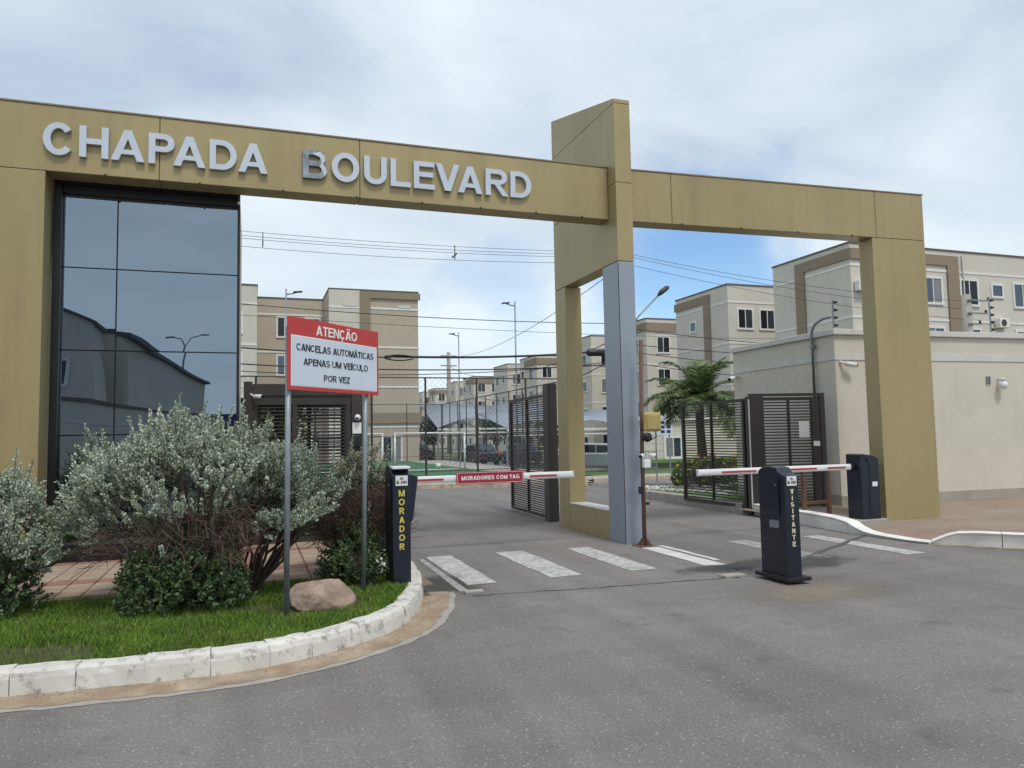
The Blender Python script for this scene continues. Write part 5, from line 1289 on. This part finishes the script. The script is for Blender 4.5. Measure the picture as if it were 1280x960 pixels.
# ================================================================== PLANTS
def leaf(mb, p, d, s, w, up=None):
    """small folded diamond leaf at p pointing along d"""
    a = d.cross(up or Vector((random.uniform(-1, 1), random.uniform(-1, 1), random.uniform(-.3, 1))))
    if a.length < 1e-3: a = Vector((1, 0, 0))
    a.normalize(); b = a.cross(d); k = len(mb.v); m = p+d*s*.5+b*s*.10
    mb.v += [tuple(p), tuple(m+a*w), tuple(p+d*s), tuple(m-a*w)]; mb.f.append((k, k+1, k+2, k+3))
def rvec(): 
    while True:
        v = Vector((random.uniform(-1, 1), random.uniform(-1, 1), random.uniform(-1, 1)))
        if .05 < v.length < 1: return v.normalized()
def spray(lv, tw, p, d, ln, n, ls, lw):
    pts = [p]; cur = p.copy(); dd = d.copy()
    for i in range(4):
        dd = (dd+rvec()*.16+Vector((0, 0, .05))).normalized(); cur = cur+dd*ln/4; pts.append(cur.copy())
    tw.tube(pts, [.0035, .003, .0025, .002, .001], 3, cap=False)
    for i in range(n):
        f = .12+.88*(i+random.random())/n; j = min(3, int(f*4)); q = pts[j].lerp(pts[j+1], f*4-j); ax = (pts[j+1]-pts[j]).normalized()
        r = rvec(); r = (r-ax*r.dot(ax)); r = r.normalized() if r.length > .01 else Vector((1, 0, 0))
        leaf(lv, q, (r*random.uniform(.7, 1.1)+ax*random.uniform(.35, .9)).normalized(), ls*random.uniform(.7, 1.25)*(1-.3*max(0, f-.7)/.3), lw*random.uniform(.8, 1.2))
def sage(name, label, base, cx, cy, cz, rx, ry, rz, n, leafm, dead=None, low=0, lumps=1.0, tips=0, seed=1, group=None, leafn=26, ls=.027):
    random.seed(seed)
    t = thing(name, label, 'shrub', base, group=group); lv, tw, dt = MB(), MB(), MB(); C = Vector((cx, cy, cz)); Bs = Vector(base)
    k = 0; CL = []
    while len(CL) < max(10, n//38):
        v = rvec()
        if v.z > -.5: CL.append((v, random.uniform(.80, 1.06)))
    while k < n:
        cv, cs = random.choice(CL); v = (cv+rvec()*random.uniform(.05, .30)).normalized()
        if v.z < -.55: continue
        bump = cs+.16*noise.noise(v*2.1+Vector((seed*3.1, 0, 0)))*lumps+.14*noise.noise(v*5.3+Vector((0, seed*2.2, 0)))*lumps
        rr = bump*random.choice([random.uniform(.66, .82), random.uniform(.80, .97), random.uniform(.88, 1.0)])
        p = C+Vector((v.x*rx, v.y*ry, v.z*rz))*rr
        if p.z < base[2]+.05: continue
        if dead and dead(p): 
            k += .6; continue
        d = ((v-cv)*1.6+v*.6+Vector((0, 0, .6))+rvec()*.30).normalized()
        spray(lv, tw, p-d*.05, d, random.uniform(.10, .20)*(1.0), leafn, ls, ls*.36); k += 1
    for i in range(tips):
        a = random.uniform(0, 6.283); v = Vector((math.cos(a)*random.uniform(.2, .95), math.sin(a)*random.uniform(.2, .95), 0)); v.z = math.sqrt(max(0, 1-v.x**2-v.y**2))
        p = C+Vector((v.x*rx, v.y*ry, v.z*rz))*.92; d = (v*.6+Vector((0, 0, 1))).normalized()
        spray(lv, tw, p, d, random.uniform(.22, .36), 46, ls, ls*.36)
    lv.build('foliage', leafm, t, kind='stuff')
    # branching skeleton from the base out to the crown
    for i in range(26):
        v = rvec(); v.z = abs(v.z); e = C+Vector((v.x*rx, v.y*ry, v.z*rz*.8))*.75; m1 = Bs.lerp(e, .35)+rvec()*.06; m2 = Bs.lerp(e, .7)+rvec()*.08
        dt.tube([Bs+Vector((random.uniform(-.05, .05), random.uniform(-.05, .05), -.03)), m1, m2, e], [.018, .013, .009, .004], 5)
    dt.build('branches', BARK, t, kind='stuff')
    if dead:
        dm = MB()
        for i in range(3000):
            p = C+Vector((random.uniform(-1, 1)*rx, random.uniform(-1, .25)*ry, random.uniform(-1, .55)*rz))
            if not dead(p): continue
            d = (Vector((p.x-cx, (p.y-cy)-.25, .35*random.uniform(-1, 1.2)))+rvec()*.8).normalized(); q = p+d*random.uniform(.06, .18); r2_ = q+(d+rvec()*.7).normalized()*random.uniform(.04, .13)
            dm.tube([p-d*.05, q, r2_], [.0036, .0025, .0012], 3, cap=False)
        dm.build('dead_twigs', TWIG, t, kind='stuff')
    tw.build('twigs', TWIG, t, kind='stuff')
    if low:
        gm = MB(); gt = MB()
        for i in range(low):
            a = random.uniform(0, 6.283); r_ = math.sqrt(random.random()); h = random.random()**1.2
            p = Bs+Vector((math.cos(a)*r_*rx*.47*(1-.2*h), -.12+math.sin(a)*r_*ry*.6*(1-.25*h), .03+h*.56*(1-.35*r_)))
            d = (Vector((math.cos(a)*r_, math.sin(a)*r_, .7))+rvec()*.5).normalized()
            spray(gm, gt, p, d, random.uniform(.07, .15), 17, .034, .012)
        gm.build('lower_foliage', GREENL, t, kind='stuff'); gt.build('lower_twigs', TWIG, t, kind='stuff')
    return t
SG = 'silver sage shrubs on the lawn'
def dead_main(p): return p.y < 7.05 and -1.15 < p.x < .02 and .60+.06*math.sin(p.x*6) < p.z < 1.0+.10*math.sin(p.x*4+1)-.22*abs(p.x+.45)
sage('sage_shrub', 'largest silver sage shrub with bare brown twigs in front of the mirror glass', (-.52, 7.0, .12), -.42, 7.05, .98, 1.04, .72, .66, 2500, SILVER, dead_main, low=800, tips=34, seed=3, group=SG)
sage('sage_shrub', 'silver sage shrub cut by the left edge of the picture', (-1.98, 7.35, .12), -2.16, 7.35, .72, .66, .62, .60, 1700, SILVER, None, low=300, tips=14, seed=5, group=SG)
def dead_r(p): return p.y < 8.1 and .62 < p.x < 1.5 and .5 < p.z < 1.02
sage('sage_shrub', 'browned sage shrub behind the warning sign posts next to the MORADOR totem', (.98, 7.75, .12), .98, 8.05, .80, .60, .55, .50, 800, SILVER2, dead_r, low=420, tips=12, seed=8, group=SG)
sage('sage_shrub', 'low green shrub at the foot of the MORADOR totem', (1.0, 7.2, .12), 1.0, 7.25, .30, .26, .22, .22, 150, GREENL, None, low=0, tips=0, seed=9, group=SG, leafn=16, ls=.03)
sage('sage_shrub', 'smaller silver sage shrub spreading behind the left sign post', (-.02, 7.3, .12), .32, 7.12, .92, .60, .42, .34, 900, SILVER, None, low=0, tips=16, seed=12, group=SG)
random.seed(21)
# flowering hedge behind the right gate leaf
fh = thing('flower_bush', 'yellow flowering bush behind the open right gate leaf', 'bush', (11.2, 16.2, .1))
lv, fl, tw = MB(), MB(), MB()
for i in range(520):
    x = random.uniform(-1, 1); y = random.uniform(-1, 1); z = random.random()
    if x*x+y*y > 1: continue
    p = Vector((11.2+x*1.25, 16.3+y*.7, .12+z*.62*(1-.4*x*x))); d = (Vector((x*.3, y*.3-.2, .8))+rvec()*.5).normalized()
    spray(lv, tw, p, d, .18, 10, .075, .024)
    if random.random() < .42:
        c = p+d*.18+Vector((0, -.05, .02))
        for k in range(5): leaf(fl, c, (rvec()+Vector((0, -.3, .3))).normalized(), .06, .026)
lv.build('foliage', GREENL, fh, kind='stuff'); fl.build('flowers', YFLOWER, fh, kind='stuff'); tw.build('twigs', TWIG, fh, kind='stuff')
# palm
pm = thing('palm_tree', 'young palm with arching fronds behind the open right gate leaf', 'palm', (11.4, 17.2, .08))
MB().tube([(11.4, 17.2, .0), (11.42, 17.2, .9), (11.38, 17.2, 1.7), (11.38, 17.2, 2.35)], [.17, .13, .11, .12], 12).build('trunk', BARK, pm, smooth=True)
def frond(a, elev, ln, droop):
    mb = MB(); p = Vector((11.38, 17.2, 2.3)); d = Vector((math.cos(a)*math.cos(elev), math.sin(a)*math.cos(elev), math.sin(elev))); pts = [p.copy()]; K = 12
    for i in range(K):
        d = (d+Vector((0, 0, -droop*(.5+i/K)))).normalized(); p = p+d*ln/K; pts.append(p.copy())
    mb.tube(pts, [.022*(1-i/(K+2)) for i in range(K+1)], 5)
    for i in range(2, K*4):
        f = i/(K*4); j = min(K-1, int(f*K)); q = pts[j].lerp(pts[j+1], f*K-j); ax = (pts[j+1]-pts[j]).normalized(); s = ax.cross(Vector((0, 0, 1))).normalized(); u_ = s.cross(ax)
        L_ = .55*math.sin(math.pi*(.12+.86*f))**.7*random.uniform(.85, 1.1)
        for sg in (-1, 1):
            dd = (s*sg*.9+ax*.75+u_*.15+rvec()*.12).normalized(); tip = q+dd*L_+Vector((0, 0, -.25*L_)); mid = q+dd*L_*.5+Vector((0, 0, .0)); w_ = ax*.021
            k = len(mb.v); mb.v += [tuple(q-w_), tuple(q+w_), tuple(mid+w_), tuple(mid-w_), tuple(tip)]; mb.f += [(k, k+1, k+2, k+3), (k+3, k+2, k+4)]
    return mb
for i in range(28):
    frond(i*2.399+random.uniform(-.15, .15), random.choice([R(70), R(52), R(35), R(15)])+random.uniform(-.1, .1), random.uniform(1.45, 1.95), random.uniform(.10, .19)).build('frond', PALMG, pm)
# trees between the far blocks
def tree(label, p, h, r_, n=2600):
    t = thing('tree', label, 'tree', p, group='trees in the car park'); B = Vector(p)
    tk = MB(); tk.tube([B, B+Vector((.05, 0, h*.3)), B+Vector((.0, .1, h*.62))], [.12, .09, .05], 8)
    lv = MB(); cs = []
    for i in range(9):
        c = B+Vector((random.uniform(-.6, .6)*r_, random.uniform(-.6, .6)*r_, h*.45+random.uniform(0, .42)*h)); cs.append((c, r_*random.uniform(.35, .6)))
        tk.tube([B+Vector((.03, .05, h*.35)), B.lerp(c, .7)+Vector((0, 0, .1)), c], [.05, .03, .012], 5)
    tk.build('trunk', BARK, t)
    for i in range(n):
        c, rr = random.choice(cs); q = c+rvec()*rr*random.uniform(.5, 1.05); leaf(lv, q, (rvec()+Vector((0, 0, -.2))).normalized(), .17, .06)
    lv.build('crown', TREEG, t, kind='stuff')
tree('small dark tree left of the goal post behind the turf', (13.6, 57.6, -.4), 3.4, 1.5)
tree('bushy tree at the far end of the inner street', (21.5, 66, -.4), 4.2, 1.8)
tree('small tree beyond the silver car', (19.0, 46, -.4), 3.2, 1.3)
tree('green tree seen through the pedestrian gate slats', (.6, 19.0, .1), 2.6, .9, 1600)

# ================================================================== WHAT THE MIRROR GLASS SEES, behind the camera
nb = thing('neighbour_wall', 'long pale boundary wall behind the viewer, mirrored in the dark glass', 'wall', (-3.4, -10, 0))
w0, w1 = Vector((-5.6, -1.6)), Vector((-1.6, -19.0)); wt = (w1-w0).normalized(); wn_ = Vector((-wt.y, wt.x))
MB().obox(w0, wt, wn_, 0, (w1-w0).length, -.2, 0, -.02, 2.85).build('wall', BEIGE, nb)
MB().obox(w0, wt, wn_, -.05, (w1-w0).length+.05, -.25, .05, 2.852, 2.95).build('coping', CAPM, nb)
MB().obox(w0, wt, wn_, 0, (w1-w0).length, .001, .02, 2.2, 2.32).build('render_band', PALEBAND, nb)
nh = thing('neighbour_house', 'tall plain house behind the viewer, mirrored at the left of the glass', 'building', (-10, -18, 0))
MB().prism([(-14, 0), (-7.3, 0), (-7.3, 7.2), (-14, 10.5)], -24, -20.8, 'y').build('wall', CREAM, nh)
MB().prism([(-14.2, 10.62), (-7.1, 7.12), (-7.1, 7.28), (-14.2, 10.78)], -24.1, -20.6, 'y').build('roof', ROOFDK, nh)
window(nh, (-14, -20.8), (1, 0), (0, 1), 5.2, 5.0, 1.0, 1.0, 2)
n2 = thing('neighbour_hall', 'long hall with sloping eaves behind the viewer, mirrored in the glass', 'building', (-5.5, -40, 0))
a0, a1 = Vector((-6.4, -24.6)), Vector((-4.0, -52)); at = (a1-a0).normalized(); an_ = Vector((-at.y, at.x))
MB().obox(a0, at, an_, 0, (a1-a0).length, -6, 0, 0, 7.2).build('wall', CREAM, n2)
MB().obox(a0, at, an_, -.1, (a1-a0).length+.1, -6.2, .3, 7.203, 7.4).build('roof', ROOFDK, n2)
dl = thing('street_lamp', 'double armed street lamp behind the viewer, mirrored in the glass', 'lamp', (-5.4, -50, 0))
MB().tube([(-5.4, -50, 0), (-5.4, -50, 9.6)], .08, 8).build('pole', GALV, dl)
for s_ in (-1, 1):
    MB().tube([(-5.4, -50, 9.5), (-5.4+s_*.4, -50, 10.2), (-5.4+s_*1.3, -50, 10.45)], .05, 8).build('arm', GALV, dl)
    MB().box(-5.4+s_*1.5-.35, -5.4+s_*1.5+.35, -50.12, -49.88, 10.4, 10.5).build('head', DARKM, dl)
bl = thing('blue_hoarding', 'blue hoarding with a pale ring emblem behind the viewer, mirrored by the gate', 'hoarding', (-1, -17, 0))
MB().box(-1.62, .6, -15.4, -15.3, .2, 2.85).build('panel', BLUEBOARD, bl)
rg = []
for i in range(21): a = i/20*5.2+.6; rg.append((-1.05+.17*math.cos(a), -15.28, 2.3+.17*math.sin(a)))
MB().tube(rg, .04, 6).build('emblem', SIGNW, bl)
MB().box(-1.65, -1.62, -15.4, -15.3, 0, 2.9).build('post', GALV, bl); MB().box(.6, .63, -15.4, -15.3, 0, 2.9).build('post', GALV, bl)
wd = thing('warning_diamond', 'orange diamond road sign in front of the blue hoarding, mirrored by the gate', 'sign', (-.7, -14.6, 0))
MB().tube([(-.75, -14.62, 0), (-.75, -14.62, 1.6)], .03, 8).build('post', GALV, wd)
MB().prism([(-.75, 1.25), (-.33, 1.67), (-.75, 2.09), (-1.17, 1.67)], -14.6, -14.585, 'y').build('board', ORANGE, wd)
